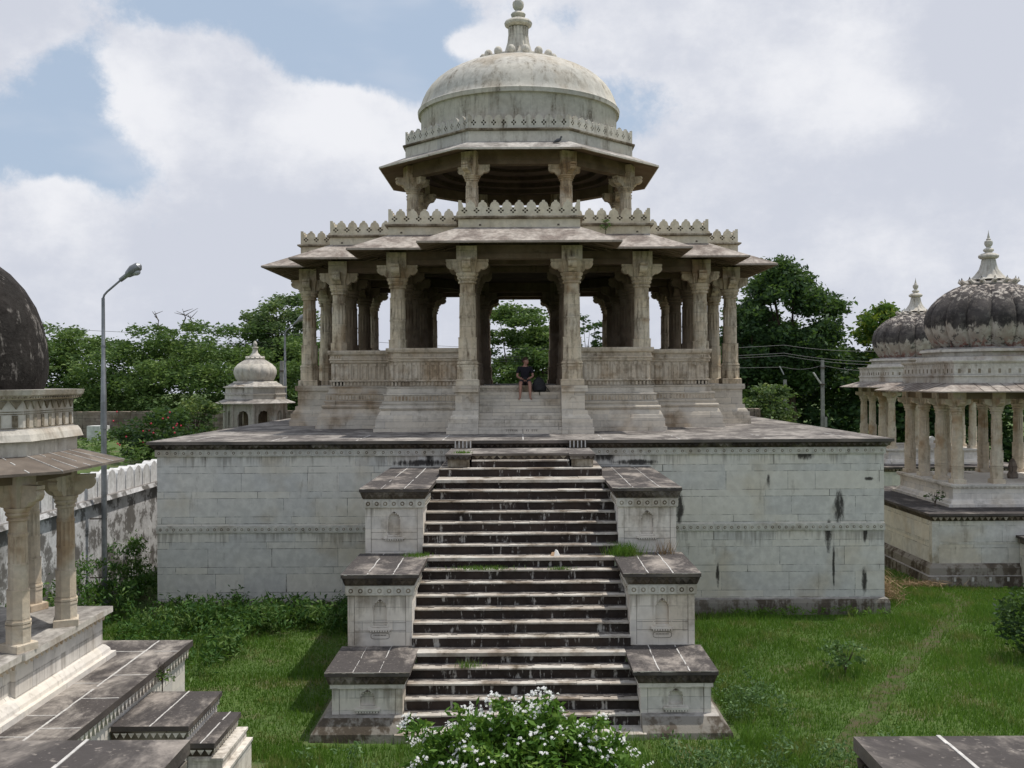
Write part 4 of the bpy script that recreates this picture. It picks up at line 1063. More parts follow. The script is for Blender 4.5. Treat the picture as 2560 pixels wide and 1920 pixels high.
# ------------------------------------------------------------------ compound walls
Wl = thing('crenellated_wall', (-11.2, 20, 0), 'stained whitewashed boundary wall with rounded merlons behind the near left pavilion', 'wall')
mb = MB(); mb.box(-11.55, -11.0, 6, 44, -.3, 2.78); mb.build('wall_body', M['wash'], Wl)
mb = MB(); mb.loft([rect(-11.6, -10.86, 5.9, 44, 2.781), rect(-11.6, -10.9, 5.9, 44, 2.90)]); mb.build('ledge', M['wash'], Wl)
mo = None
for i in range(54):
    y = 9.0+i*.62
    if mo is None:
        mb = MB(); pr = [(-.27, 0), (.27, 0), (.27, .42), (.24, .53), (.15, .61), (0, .66), (-.15, .61), (-.24, .53), (-.27, .42)]
        mb.extr(pr, (-11.32, y, 2.87), (0, 1), (1, 0), .3); mo = mb.build('merlon', M['washtop'], Wl, origin=(-11.2, y, 2.87))
    else: dup(mo, (-11.2, y, 2.87), Wl, sc=(1, 1, random.uniform(.94, 1.05)))
mb = MB()
for i in range(140):
    mb.loft([[(x+random.uniform(-.02,.02), y, z+random.uniform(-.03, .03)) for x, y, z in ((-30+i*.3, 50, 2.6), (-30+i*.3+.302, 50, 2.6), (-30+i*.3+.302, 50, 4.42), (-30+i*.3, 50, 4.42))],
             [(x, 50.5, z) for x, z in ((-30+i*.3, 2.6), (-30+i*.3+.302, 2.6), (-30+i*.3+.302, 4.42), (-30+i*.3, 4.42))]])
o = mb.build('rubble_wall', M['rubble']); tag(o, 'brown rough stone wall at the back of the left garden', 'wall')
mb = MB(); mb.box(-21.2, -20.4, 48.9, 49.7, 2.9, 3.75, 0); o = mb.build('white_gatepost', M['washtop']); tag(o, 'short white square post in front of the brown wall', 'post')

# ------------------------------------------------------------------ street lamps, poles, wires
def lamp(x, y, zb, label, dx=1.0):
    T_ = thing('street_lamp', (x, y, zb), label, 'street lamp', 'street lamps along the left wall')
    mb = MB(); mb.tube([(x, y, zb), (x, y, R_(-1.2)), (x, y, R_(-1.19)), (x, y, R_(.55)), (x, y, R_(.56)), (x, y, R_(2.14))], [.07, .07, .085, .055, .05, .042], 10)
    mb.tube([(x, y, R_(-.56)), (x, y, R_(-.50))], .075, 10); mb.tube([(x, y, R_(.90)), (x, y, R_(.94))], .062, 10)
    mb.build('pole', M['steel'], T_, smooth=True)
    mb = MB(); mb.tube([(x, y, R_(2.13)), (x+.03*dx, y, R_(2.22)), (x+.10*dx, y, R_(2.30)), (x+.50*dx, y, R_(2.64))], .028, 8); mb.build('arm', M['steel'], T_, smooth=True)
    mb = MB(); d = Vector((.8*dx, 0, .6)).normalized(); p0 = Vector((x+.50*dx, y, R_(2.64)))
    mb.tube([p0-d*.08, p0+d*.12, p0+d*.16, p0+d*.34, p0+d*.52, p0+d*.58], [.055, .06, .09, .14, .11, .04], 10); h_ = mb.build('lamp_head', M['steel'], T_, smooth=True)
    mb = MB(); c = p0+d*.36+Vector((.035*dx, 0, -.055)); mb.sph(c, .11, 12, 8, sc=(1.25, .95, .85)); mb.build('glass', M['glass'], h_, smooth=True)
    return T_
lp = lamp(-10.62, 25.5, 0, 'tall grey street lamp in front of the whitewashed wall')
mb = MB(); mb.box(-10.98, -10.55, 25.47, 25.50, R_(-3.50), R_(-3.47)); mb.box(-10.98, -10.55, 25.47, 25.50, R_(-5.0), R_(-4.97)); mb.build('bracket', M['crev'], lp)
lamp(-10.57, 45, 2.9, 'farther street lamp beside the small onion-domed kiosk')
def pole(x, y, ztop, label, r=.12):
    T_ = thing('utility_pole', (x, y, 2.0), label, 'utility pole', 'concrete poles at the back')
    mb = MB(); mb.loft([rect(x-r, x+r, y-r*.8, y+r*.8, 0), rect(x-r*.75, x+r*.75, y-r*.6, y+r*.6, ztop)]); mb.build('pole', M['conc'], T_)
    mb = MB()
    for z in (ztop-.5, ztop-1.5): mb.box(x-r*1.1, x+r*1.1, y-r*1.1, y+r*1.1, z, z+.06)
    mb.build('clamp', M['crev'], T_)
    return T_
p1 = pole(15.9, 60, R_(-.05+.0), 'concrete pole with a small tilted tube light, behind the bright young tree')
mb = MB(); mb.limb((15.8, 59.9, R_(.25)), (15.55, 59.9, R_(.75)), .035, .035, 8); mb.build('tube_light', M['glass'], p1)
p2 = pole(18.15, 60, R_(1.12), 'taller concrete pole with a long white tube light left of the right pavilions')
mb = MB(); mb.limb((18.0, 59.85, R_(-.3)), (17.55, 59.85, R_(.36)), .055, .055, 8); mb.build('tube_light', M['mortar'], p2)
mb = MB(); mb.tube([(18.15, 59.9, R_(-.5)), (18.0, 59.85, R_(-.3))], .02); mb.build('light_arm', M['crev'], p2)
mb = MB(); mb.box(18.22, 18.36, 59.8, 59.88, R_(-2.9), R_(-2.3)); mb.build('junction_box', M['conc'], p2)
p3 = pole(-14.8*1.0+3.6, 47, R_(.95), 'short concrete pole seen behind the left columns of the large pavilion', .1)
def cable(pts, label, r=.012):
    P = []
    for (a, b) in zip(pts[:-1], pts[1:]):
        for t in np.linspace(0, 1, 12, endpoint=False):
            P.append(tuple(a[i]+(b[i]-a[i])*t - (4*t*(1-t)*.18 if i == 2 else 0) for i in range(3)))
    P.append(pts[-1]); mb = MB(); mb.tube(P, r, 5)
    o = mb.build('overhead_cable', M['cable']); tag(o, label, 'cable', 'overhead cables behind the pavilions')
py = lambda px, y, Y: ((px-1300)*Y/2500, Y, R_((950-y)*Y/2500))
for k, lb in enumerate(('uppermost overhead cable crossing in front of the dark trees', 'second overhead cable just under the uppermost one', 'third overhead cable below the pair of upper ones')):
    dy = (0, 20, 26)[k]
    cable([py(100, 812+dy*1.2, 58), py(700, 830+dy*1.2, 58), py(1330, 872+dy, 58), py(1960, 866+dy, 58), py(2250, 880+dy*1.4, 58), py(2600, 890+dy, 58)], lb)
cable([py(100, 890, 59), py(735, 880, 59), py(1330, 903, 59), py(1960, 921, 59.7), py(2055, 917, 59.7), py(2250, 930, 59.7), py(2600, 945, 59.7)], 'lowest overhead cable tied to the taller concrete pole')

# ------------------------------------------------------------------ stair flanks in the foreground, where the photographer stands
def fg(s, label):
    T_ = thing('foreground_pedestal', (s*2.6, 5, 3.7), label, 'pedestal', 'stair pedestals in the foreground')
    x0, x1 = sorted((s*1.87, s*3.75)); zt = R_(-2.02)
    b0, b1 = sorted((s*1.98, s*3.7))
    mb = MB(); mb.box(b0, b1, 2.6, 5.52, 0, zt-.25); mb.build('body', M['ped'], T_)
    mb = MB(); mb.loft([rect(b0-.02, b1+.02, 2.6, 5.54, zt-.249), rect(x0+.02, x1-.02, 2.6, 5.61, zt-.08)])
    e = s*1.90
    if s > 0: tris(mb, (e, 5.6), (e, 2.7), zt-.2, zt-.1, .12, .03)
    else: tris(mb, (e, 2.7), (e, 5.6), zt-.2, zt-.1, .12, .03)
    mb.build('cornice', M['black'], T_)
    mb = MB(); mb.box(x0, x1, 2.6, 5.64, zt-.079, zt, 0)
    for xx in ((s*2.37, s*2.92) if s > 0 else (-2.47, -3.05)): seam(mb, xx, 2.7, xx-.02*s, 5.64, zt, .022, gap=.05)
    mb.build('cap_slab', [M['slab'], M['mortar']], T_)
fg(-1, 'dark slab topped pedestal in the bottom left corner'); fg(1, 'dark slab topped pedestal in the bottom right corner')
# ------------------------------------------------------------------ vegetation
def np_mesh(name, V, F, mat, parent=None, origin=None):
    """V (n,3) world, F (m,k) same-sized faces"""
    pw = WORLD.get(parent.name, Vector((0,0,0))) if parent else Vector((0,0,0))
    og = Vector(origin) if origin is not None else pw
    V = V - np.array(og)[None]
    me = bpy.data.meshes.new(name); k = F.shape[1]
    me.vertices.add(len(V)); me.vertices.foreach_set('co', V.astype(np.float32).ravel())
    me.loops.add(F.size); me.loops.foreach_set('vertex_index', F.astype(np.int32).ravel())
    me.polygons.add(len(F)); me.polygons.foreach_set('loop_start', np.arange(0, F.size, k, dtype=np.int32))
    try: me.polygons.foreach_set('loop_total', np.full(len(F), k, dtype=np.int32))
    except Exception: pass
    me.materials.append(mat); me.update(calc_edges=True); me.validate()
    o = bpy.data.objects.new(name, me); COL.objects.link(o)
    if parent: o.parent = parent
    o.location = og - pw; WORLD[o.name] = og
    return o
def leaf_arrays(C, size, asp=.45, droop=.0, flat=.35, rng=RNG, jitter=.4):
    n = len(C)
    d = rng.normal(size=(n, 3)); d[:, 2] = d[:, 2]*flat - droop; d /= np.linalg.norm(d, axis=1)[:, None]
    t = rng.normal(size=(n, 3)); t[:, 2] *= flat+.2; s = np.cross(d, t); s /= np.linalg.norm(s, axis=1)[:, None]+1e-9
    sz = size*(1+jitter*rng.uniform(-1, 1, n))[:, None]
    a = C - d*sz*.5; b = C + s*sz*asp*.5; c = C + d*sz*.5; e = C - s*sz*asp*.5
    V = np.stack([a, b, c, e], 1).reshape(-1, 3); F = np.arange(4*n).reshape(-1, 4)
    return V, F
def clump_points(centres, radii, per, flatz=.6, shell=.35, rng=RNG):
    out = []
    for c, r in zip(centres, radii):
        n = int(per*r*r)+3
        d = rng.normal(size=(n, 3)); d /= np.linalg.norm(d, axis=1)[:, None]
        rad = r*(shell+(1-shell)*rng.uniform(0, 1, n))[:, None]
        rad = rad*(1+.25*rng.normal(size=n))[:, None]
        out.append(np.array(c)[None]+d*rad*np.array([1, 1, flatz])[None])
    return np.concatenate(out)
def tree(name, label, cat, base, height, crown, nclump, per, leaf, mat, rcl=(.5, 1.1), trunk_r=.16, lean=(0, 0), group=None, low=.35, droop=.1, bulge=1.0, seed=1, twigs=0, asp=.45, flat=.35, flatz=.6):
    rng = np.random.default_rng(seed); rnd = random.Random(seed)
    x, y, z0 = base; rx, ry = crown
    t = thing(name, base, label, cat, group)
    zc = z0+height*(low+(1-low)/2); rz = height*(1-low)/2
    cs = []; rs = []
    for i in range(nclump):
        u = rng.normal(size=3); u /= np.linalg.norm(u); k = .55+.45*rng.uniform()**.5
        w = 1.0
        c = (x+lean[0]+u[0]*rx*k*w, y+lean[1]+u[1]*ry*k, zc+u[2]*rz*k*bulge)
        cs.append(c); rs.append(rng.uniform(*rcl))
    P = clump_points(cs, rs, per, flatz, rng=rng)
    V, F = leaf_arrays(P, leaf, asp, droop, flat, rng=rng)
    np_mesh('crown', V, F, mat, t)
    mb = MB(); top = (x+lean[0]*.8, y+lean[1]*.8, zc)
    mb.tube([(x, y, z0-.2), (x+lean[0]*.2, y, z0+height*low*.5), (x+lean[0]*.5, y, z0+height*low), top], [trunk_r*1.3, trunk_r, trunk_r*.8, trunk_r*.4], 8)
    for c in cs[::max(1, len(cs)//14)]:
        a = Vector((x+lean[0]*.5, y, z0+height*low*rnd.uniform(.7, 1.2))); c = Vector(c); m = a.lerp(c, .5)+Vector((0, 0, .25))
        mb.tube([a, m, c], [trunk_r*.5, trunk_r*.3, trunk_r*.1], 5)
    for i in range(twigs):
        c = Vector(cs[rnd.randrange(len(cs))]); d = Vector((rnd.uniform(-1, 1), rnd.uniform(-.5, .5), rnd.uniform(.4, 1))).normalized()
        if c.z > zc: mb.tube([c, c+d*1.0, c+d*1.6+Vector((d.x*.5, 0, -.1))], [.03, .02, .008], 4)
    mb.build('trunk', M['bark'], t)
    return t
def massif(name, label, xr, yr, hfun, z0, density, leaf, mat, seed, cl=(1.0, 1.9), per=46, droop=.05, flat=.3, kind='stuff', flatz=.45):
    """a belt of bushy trees that reads as one mass: overlapping leaf clumps filling the volume under hfun(x)"""
    rng = np.random.default_rng(seed); cs = []; rs = []
    vol = (xr[1]-xr[0])*(yr[1]-yr[0])
    n = int(vol*density)
    while len(cs) < n:
        x = rng.uniform(*xr); y = rng.uniform(*yr); h = hfun(x)-z0
        f = 1 - .28*((y-yr[0])/(yr[1]-yr[0])-.55)**2*4
        z = z0 + h*f*rng.uniform(0, 1)**.62
        cs.append((x, y, z)); rs.append(rng.uniform(*cl)*(.75 if z > z0+h*.8 else 1))
    P = clump_points(cs, rs, per, flatz, .5, rng)
    V, F = leaf_arrays(P, leaf, .42, droop, flat, rng=rng)
    return V, F, cs
interp = lambda xs, ys: (lambda x: float(np.interp(x, xs, ys)))
# silhouette heights read off as height above the eye + eye height
def hpx(pts, Y):   # (px, py) -> world (X, Z)
    return interp([(p[0]-1300)*Y/2500 for p in pts], [ZC+(950-p[1])*Y/2500 for p in pts])
hl = hpx([(-200, 790), (100, 776), (180, 800), (260, 815), (330, 800), (440, 785), (520, 792), (590, 800), (640, 800), (745, 800), (860, 880)], 58)
V, F, cs = massif('thicket', '', (-36, -9.5), (54, 61), lambda x: hl(x)-.25, 2.4, 2.9, .22, M['leafA'], 3, cl=(.55, 1.35), per=330)
o = np_mesh('thicket', V, F, M['leafA']); tag(o, 'dense feathery green acacia thicket behind the brown wall on the left', kind='stuff')
# bare forked twigs standing out of the thicket
mb = MB(); rnd = random.Random(4)
for px, pyy in ((395, 774), (455, 768), (480, 782)):
    x, y, z = py(px, pyy+45, 57); tip = py(px+rnd.uniform(-25, 25), pyy, 57); m = ((x+tip[0])/2+.2, y, (z+tip[2])/2)
    mb.tube([(x, y, z), m, tip], [.05, .035, .012], 4)
    for k in range(3):
        a = Vector(m).lerp(Vector(tip), rnd.uniform(.1, .8)); mb.tube([a, a+Vector((rnd.uniform(-.9, .9), 0, rnd.uniform(.1, .5)))], [.025, .008], 4)
o = mb.build('bare_twigs', M['bark']); tag(o, 'bare forked twigs sticking out of the acacia thicket', kind='stuff')
# back wood seen through and beside the pavilion
hb_ = hpx([(-400, 850), (600, 850), (840, 862), (930, 870), (1060, 872), (1100, 855), (1150, 870), (1240, 880), (1440, 860), (1500, 880), (1640, 860), (1850, 850)], 64)
V, F, cs = massif('wood', '', (-18, 15), (61, 66), lambda x: hb_(x)-.3, 0.5, 1.7, .30, M['leafA'], 5, cl=(.7, 1.4), per=170)
o = np_mesh('shrub_belt', V, F, M['leafA']); tag(o, 'low green shrub belt seen behind and through the large pavilion', kind='stuff')
hr = hpx([(1820, 800), (1850, 790), (1900, 800), (1960, 790), (2060, 800), (2110, 840), (2140, 860), (2190, 850), (2300, 800), (2600, 790)], 68)
V, F, cs = massif('wood', '', (13, 38), (64, 70), lambda x: hr(x)-.5, 0.0, 1.9, .42, M['leafB'], 6, cl=(.8, 1.7), per=110)
o = np_mesh('dark_wood', V, F, M['leafB']); tag(o, 'dark green wood behind the poles on the right', kind='stuff')
def at(px, Y): return (px-1300)*Y/2500
def H(pyy, Y, z0): return ZC+(950-pyy)*Y/2500-z0
tree('spreading_tree', 'light green airy tree behind the farther street lamp on the left', 'tree', (at(705, 60), 60, 2.5), H(728, 60, 2.5), (2.3, 2.0), 60, 330, .24, M['leafC'], (.5, .95), seed=11, low=.45)
tree('spreading_tree', 'layered dark green tree framed in the central opening of the large pavilion', 'tree', (at(1290, 60), 60, .5), H(762, 60, .5), (3.0, 2.4), 75, 420, .24, M['leafA'], (.6, 1.2), seed=12, low=.18, flatz=.4)
tree('spreading_tree', 'second acacia crown overlapping the right side of the central opening', 'tree', (at(1375, 63), 63, .5), H(800, 63, .5), (2.2, 2.0), 50, 420, .24, M['leafA'], (.6, 1.1), seed=13, low=.2, flatz=.4)
tree('leafy_sapling', 'thin leafy sapling rising right of the second front column', 'tree', (at(1468, 56), 56, 2.5), H(785, 56, 2.5), (.7, .7), 20, 170, .26, M['leafB'], (.25, .5), seed=14, low=.5, trunk_r=.06)
tree('leafy_sapling', 'leafy treetop seen between the right inner columns', 'tree', (at(1520, 56), 56, 2.5), H(800, 56, 2.5), (1.1, .9), 26, 190, .26, M['leafB'], (.3, .6), seed=15, low=.4, trunk_r=.07)
tree('tall_tree', 'tall dark broadleaf tree right of the large pavilion', 'tree', (at(1985, 64), 64, 2.0), H(652, 64, 2.0), (3.1, 2.8), 110, 330, .34, M['leafB'], (.7, 1.25), trunk_r=.3, seed=16, low=.25, lean=(-.4, 0), asp=.4, droop=.5)
tree('tall_tree', 'lower leafy shoulder tree just right of the eave of the large pavilion', 'tree', (at(1880, 63), 63, 2.0), H(745, 63, 2.0), (2.0, 1.8), 50, 300, .32, M['leafB'], (.6, 1.1), seed=17, low=.3, droop=.4)
tree('tall_tree', 'green treetop showing left of the nearer ribbed dome', 'tree', (at(2215, 66), 66, 2.0), H(765, 66, 2.0), (1.8, 1.8), 45, 300, .32, M['leafD'], (.5, 1.0), seed=18, low=.35, droop=.4)
tree('young_tree', 'light green young tree beside the terrace corner on the right', 'tree', (at(1920, 54), 54, .0), H(945, 54, 0), (1.5, 1.3), 46, 330, .22, M['leafC'], (.4, .8), seed=19, low=.35, trunk_r=.08, flatz=.35)
# shrubs of the left garden
sh = tree('oleander_bush', 'dark bush with small red flowers in front of the brown wall', 'bush', (at(395, 36), 36, 3.0), H(1015, 36, 3.0), (1.5, 1.2), 44, 520, .15, M['leafB'], (.35, .6), seed=21, low=.05, trunk_r=.05)
mb = MB(); rnd = random.Random(9)
for i in range(22):
    mb.sph((at(395, 36)+rnd.uniform(-1.4, 1.4), 34.9+rnd.uniform(-.3, .3), rnd.uniform(3.6, 5.0)), .034, 6, 4)
o = mb.build('red_flowers', M['red'], sh); o['kind'] = 'stuff'
tree('grey_leaf_bush', 'pale grey green rounded bush left of the small kiosk', 'bush', (at(485, 40), 40, 3.0), H(985, 40, 3.0), (.95, .8), 30, 560, .17, M['leafC'], (.25, .5), seed=22, low=.2, trunk_r=.06)
V, F, cs = massif('b', '', (-17, -11.7), (30, 41), lambda x: 3.75+.3*math.sin(x*2.2), 2.95, .8, .16, M['leafA'], 23, cl=(.25, .6), per=260)
o = np_mesh('garden_shrubs', V, F, M['leafA']); tag(o, 'low tangled greenery on the garden terrace behind the crenellated wall', kind='stuff')

# undergrowth against the terrace and wall
def weeds(pts, per, leaf, mat, flatz=.8, droop=-.3, flat=1.0, asp=.3, seed=1):
    rng = np.random.default_rng(seed)
    P = clump_points([p[:3] for p in pts], [p[3] for p in pts], per, flatz, .2, rng)
    P = P[P[:, 2] > .0]
    return leaf_arrays(P, leaf, asp, droop, flat, rng=rng)
rnd = random.Random(2); pts = []
for i in range(230):
    x = rnd.uniform(-10.9, -3.4); y = rnd.uniform(23.2, 25.1) if x > -9.3 else rnd.uniform(22.5, 30)
    pts.append((x, y, rnd.uniform(.1, .48 if x > -9.3 else .75), rnd.uniform(.2, .42)))
for i in range(110):
    x = rnd.uniform(-10.8, -6.2); y = rnd.uniform(17.6, 23.5); pts.append((x, y, rnd.uniform(.05, .4 if x > -9.5 else .8), rnd.uniform(.22, .45)))
for i in range(60):
    pts.append((rnd.uniform(-10.9, -10.2), rnd.uniform(20, 28), rnd.uniform(.2, 1.5), rnd.uniform(.2, .45)))
V, F = weeds(pts, 620, .13, M['weed'], seed=31)
o = np_mesh('undergrowth', V, F, M['weed']); tag(o, 'tangled green weeds along the foot of the left terrace wall and whitewashed wall', kind='stuff')
rnd = random.Random(3); pts = []
for i in range(100):
    x = rnd.uniform(2.3, 6.2); y = rnd.uniform(12.0, 15.6); pts.append((x, y, rnd.uniform(.05, .35), rnd.uniform(.15, .34)))
for i in range(26): pts.append((rnd.uniform(3.5, 4.6), rnd.uniform(17.0, 18.8), rnd.uniform(.1, .45), rnd.uniform(.15, .3)))
for i in range(46): pts.append((rnd.uniform(-5.0, -2.0), rnd.uniform(12.0, 15.8), rnd.uniform(.02, .2), rnd.uniform(.12, .3)))
V, F = weeds(pts, 900, .075, M['fluff'], seed=32, asp=.4)
o = np_mesh('pale_weeds', V, F, M['fluff']); tag(o, 'pale fluffy weeds in front of the foot of the stairs', kind='stuff')
pts = [(rnd.uniform(-3.9, -3.4) if i % 2 else rnd.uniform(3.35, 3.8), rnd.uniform(24.3, 25.1), rnd.uniform(.05, .4), .28) for i in range(18)]
pts += [(rnd.uniform(5.2, 9.2), rnd.uniform(24.9, 25.2), rnd.uniform(.0, .12), .14) for i in range(40)]
V, F = weeds(pts, 700, .15, M['grass'], seed=33, asp=.14)
o = np_mesh('tall_grass', V, F, M['grass']); tag(o, 'tufts of tall grass where the stairs meet the terrace wall', kind='stuff')

# lawn blades
def blades(n, xr, yr, hr, w, seed, mask=None, lean=.5):
    rng = np.random.default_rng(seed)
    x = rng.uniform(*xr, n); y = rng.uniform(*yr, n)
    if mask is not None: k = mask(x, y, rng); x, y = x[k], y[k]
    n = len(x); z = .04*np.sin(x*.9+y*.4)+.03*np.sin(y*1.3-x*.5)-.03
    pat = .65+.35*np.sin(x*1.7+np.sin(y*1.1)*2)*np.sin(y*1.3+x*.6)+.25*rng.normal(size=n)
    h = rng.uniform(*hr, n)*np.clip(pat, .3, 1.6); a = rng.uniform(0, 2*PI, n); b = rng.uniform(0, 2*PI, n); l = lean*h*rng.uniform(.2, 1, n)
    w_ = w*rng.uniform(.6, 1.3, n)
    v0 = np.stack([x-np.cos(a)*w_, y-np.sin(a)*w_, z], 1); v1 = np.stack([x+np.cos(a)*w_, y+np.sin(a)*w_, z], 1)
    v2 = np.stack([x+np.cos(b)*l, y+np.sin(b)*l, z+h], 1)
    return np.stack([v0, v1, v2], 1).reshape(-1, 3)
PX = np.array(PATH)
def lawn_mask(x, y, rng):
    d = np.full(len(x), 1e9)
    for (ax, ay), (bx, by) in zip(PX[:-1], PX[1:]):
        t = np.clip(((x-ax)*(bx-ax)+(y-ay)*(by-ay))/((bx-ax)**2+(by-ay)**2), 0, 1)
        d = np.minimum(d, np.hypot(x-ax-t*(bx-ax), y-ay-t*(by-ay)))
    keep = rng.uniform(size=len(x)) < np.clip((d-.05)/.6+.34, .34, 1)
    keep &= ~((np.abs(x) < 3.6) & (y > 16.3)) & ~((np.abs(x) < 9.45) & (y > 25.2)) & ~((x > 11.6) & (y > 28.5))
    keep &= ~((x < -5.7) & (y < 17)) & ~((x < -3.9) & (y > 13.7) & (y < 15.5)) & (x > -11)
    return keep
bl = [blades(170000, (3.2, 16), (12.5, 29), (.05, .17), .010, 41, lawn_mask), blades(95000, (-11, -3.0), (12, 25.3), (.04, .15), .010, 42, lawn_mask),
      blades(60000, (-5, 6), (10.5, 16.5), (.06, .22), .008, 43, lawn_mask), blades(40000, (9, 24), (24, 31), (.04, .12), .012, 44, lawn_mask), blades(26000, (3.2, 16), (13, 25.2), (.15, .30), .007, 45, lawn_mask, .8)]
V = np.concatenate(bl); F = np.arange(len(V)).reshape(-1, 3)
o = np_mesh('lawn_grass', V, F, M['grass']); tag(o, 'short uneven lawn grass between the monuments', kind='stuff')
# small leafy plants that stand alone
tree('small_shrub', 'single small leafy shrub standing in the right lawn', 'shrub', (at(2110, 19.8), 19.8, 0), .75, (.42, .35), 16, 900, .075, M['fluff'], (.12, .2), seed=51, low=.15, trunk_r=.015, asp=.6)
tree('small_shrub', 'dark shrub at the right edge of the lawn', 'shrub', (11.0, 21.2, 0), 1.4, (.75, .9), 36, 700, .11, M['leafB'], (.25, .5), seed=52, low=.02, trunk_r=.03)
tree('wall_plant', 'small plant rooted in the right front parapet moulding', 'plant', (at(1515, 29.8), 29.72, R_(4.40)), .38, (.12, .08), 7, 1500, .07, M['leafA'], (.06, .12), seed=53, low=.1, trunk_r=.01)
tree('wall_plant', 'small plant growing out of the left platform cornice', 'plant', (-5.55, 15.45, 1.18), .30, (.12, .14), 8, 1500, .05, M['leafD'], (.06, .12), seed=54, low=.1, trunk_r=.01)
tree('wall_plant', 'wiry plant on the dark paving beside the right plinth', 'plant', (12.6, 30.4, 2.0), .55, (.28, .2), 9, 500, .08, M['leafB'], (.1, .16), seed=55, low=.1, trunk_r=.012)
def tuft(cx, cy, z0, rx, ry, h, n, name, label, mat='grass', seed=1):
    rng = np.random.default_rng(seed); x = rng.normal(cx, rx, n); y = rng.normal(cy, ry, n); hh = h*rng.uniform(.3, 1, n); a = rng.uniform(0, 2*PI, n); b = rng.uniform(0, 2*PI, n); w = .006
    V = np.stack([np.stack([x-np.cos(a)*w, y-np.sin(a)*w, np.full(n, z0)], 1), np.stack([x+np.cos(a)*w, y+np.sin(a)*w, np.full(n, z0)], 1), np.stack([x+np.cos(b)*hh*.45, y+np.sin(b)*hh*.45, z0+hh], 1)], 1).reshape(-1, 3)
    o = np_mesh(name, V, np.arange(3*n).reshape(-1, 3), M[mat], None, (cx, cy, z0)); tag(o, label, 'grass tuft'); return o
tuft(2.1, 20.2, 2.354, .16, .10, .32, 700, 'grass_tuft', 'grass tuft growing on the right middle pedestal beside the steps', seed=61)
tuft(-2.1, 20.2, 2.354, .15, .08, .10, 260, 'grass_tuft', 'low grass tuft on the left middle pedestal cap', seed=62)
tuft(-.75, 19.75, 2.163, .28, .05, .10, 420, 'grass_tuft', 'thin line of grass under the lip of the middle landing', seed=63)
tuft(.75, 19.72, 2.163, .12, .04, .08, 160, 'grass_tuft', 'small grass patch right of centre under the middle landing', seed=64)
tuft(-.95, 17.7, .824, .10, .05, .16, 120, 'grass_tuft', 'wispy grass on the step under the lowest landing, left of centre', seed=65)
tuft(-1.35, 23.5, 4.185, .10, .04, .10, 150, 'grass_tuft', 'green tuft on the left side block of the top flight', seed=66)
tuft(2.95, 20.3, 2.354, .12, .05, .42, 60, 'dry_weed', 'dry brown weed against the right upper pedestal', 'dry', 67)
tuft(-1.9, 16.0, 0, .0, .0, .1, 2, 'grass_tuft', 'stray blade of grass at the stair foot', seed=68) if False else None
# heap of dry stalks at the terrace corner
rng = np.random.default_rng(70); n = 750
c = np.stack([rng.normal(9.8, .15, n), rng.normal(27.0, .5, n), np.abs(rng.normal(0, .26, n))+.05], 1)
V, F = leaf_arrays(c, .42, .022, .2, .7, rng=rng); o = np_mesh('hay_heap', V, F, M['dry'], None, (9.95, 26.6, 0)); tag(o, 'heap of dry brown stalks at the right corner of the terrace', 'hay heap')
c = np.stack([rng.normal(11.0, .5, 500), rng.normal(28.3, .15, 500), np.abs(rng.normal(0, .06, 500))+.03], 1)
V, F = leaf_arrays(c, .4, .03, .1, .3, rng=rng); o = np_mesh('dry_stalks', V, F, M['dry'], None, (11, 28.3, 0)); tag(o, 'thin scatter of dry stalks in front of the right platform corner', 'dry stalks')

# ------------------------------------------------------------------ flowering bush in front of the stairs
FB = thing('flowering_bush', (.02, 13.0, 0), 'broad glossy green bush covered in white flowers at the foot of the stairs', 'bush')
rng = np.random.default_rng(80); cs = []; rs = []
for i in range(190):
    a = rng.uniform(0, 2*PI); e = rng.uniform(0, 1)**.75; r = max(0, 1-e**3.0)**.5; k = rng.uniform(.72, 1.0)
    x = 1.46*r*math.cos(a)*k; y = 1.0*r*math.sin(a)*k; z = .36+1.10*e*(.8+.2*k)*(1+.08*math.sin(x*4.1+1.0)*math.cos(y*2.3)+.06*math.sin(x*9.0))
    cs.append((.0+x, 13+y, z)); rs.append(rng.uniform(.16, .28))
for px, pyy in ((1035, 1790), (1060, 1800), (1150, 1758), (1170, 1775), (1235, 1735), (1260, 1745), (1360, 1738), (1380, 1745), (1500, 1785), (1475, 1795), (1545, 1815), (1530, 1840), (1020, 1800)):
    p = (at(px, 12.7), 12.7, ZC+(950-pyy)*12.7/2500-.12); cs.append(p); rs.append(.15)
    q = Vector(p).lerp(Vector((0, 13, .8)), .25); cs.append(tuple(q)); rs.append(.2)
P = clump_points(cs, rs, 1500, .8, .3, rng); P = P[P[:, 2] > .1]
V, F = leaf_arrays(P, .115, .36, .45, .8, rng=rng); np_mesh('foliage', V, F, M['leafE'], FB)
mb = MB(); rnd = random.Random(8)
for c in cs[::4]:
    mb.tube([(rnd.uniform(-.2, .2), 13+rnd.uniform(-.15, .15), -.05), (c[0]*.5, 13+(c[1]-13)*.5, c[2]*.55), c], [.02, .014, .006], 5)
mb.build('stems', M['bark'], FB)
def flower(mb, c, nrm, r, rnd):
    nrm = Vector(nrm).normalized(); a = nrm.orthogonal().normalized(); b = nrm.cross(a); t0 = rnd.uniform(0, 6)
    c = Vector(c)
    for k in range(5):
        t = t0+2*PI*k/5; d = a*math.cos(t)+b*math.sin(t); s = a*math.cos(t+PI/2)+b*math.sin(t+PI/2)
        mb.add([c, c+d*r*.55+s*r*.33+nrm*.004, c+d*r-nrm*.004, c+d*r*.55-s*r*.33+nrm*.004], [(0, 1, 2, 3)])
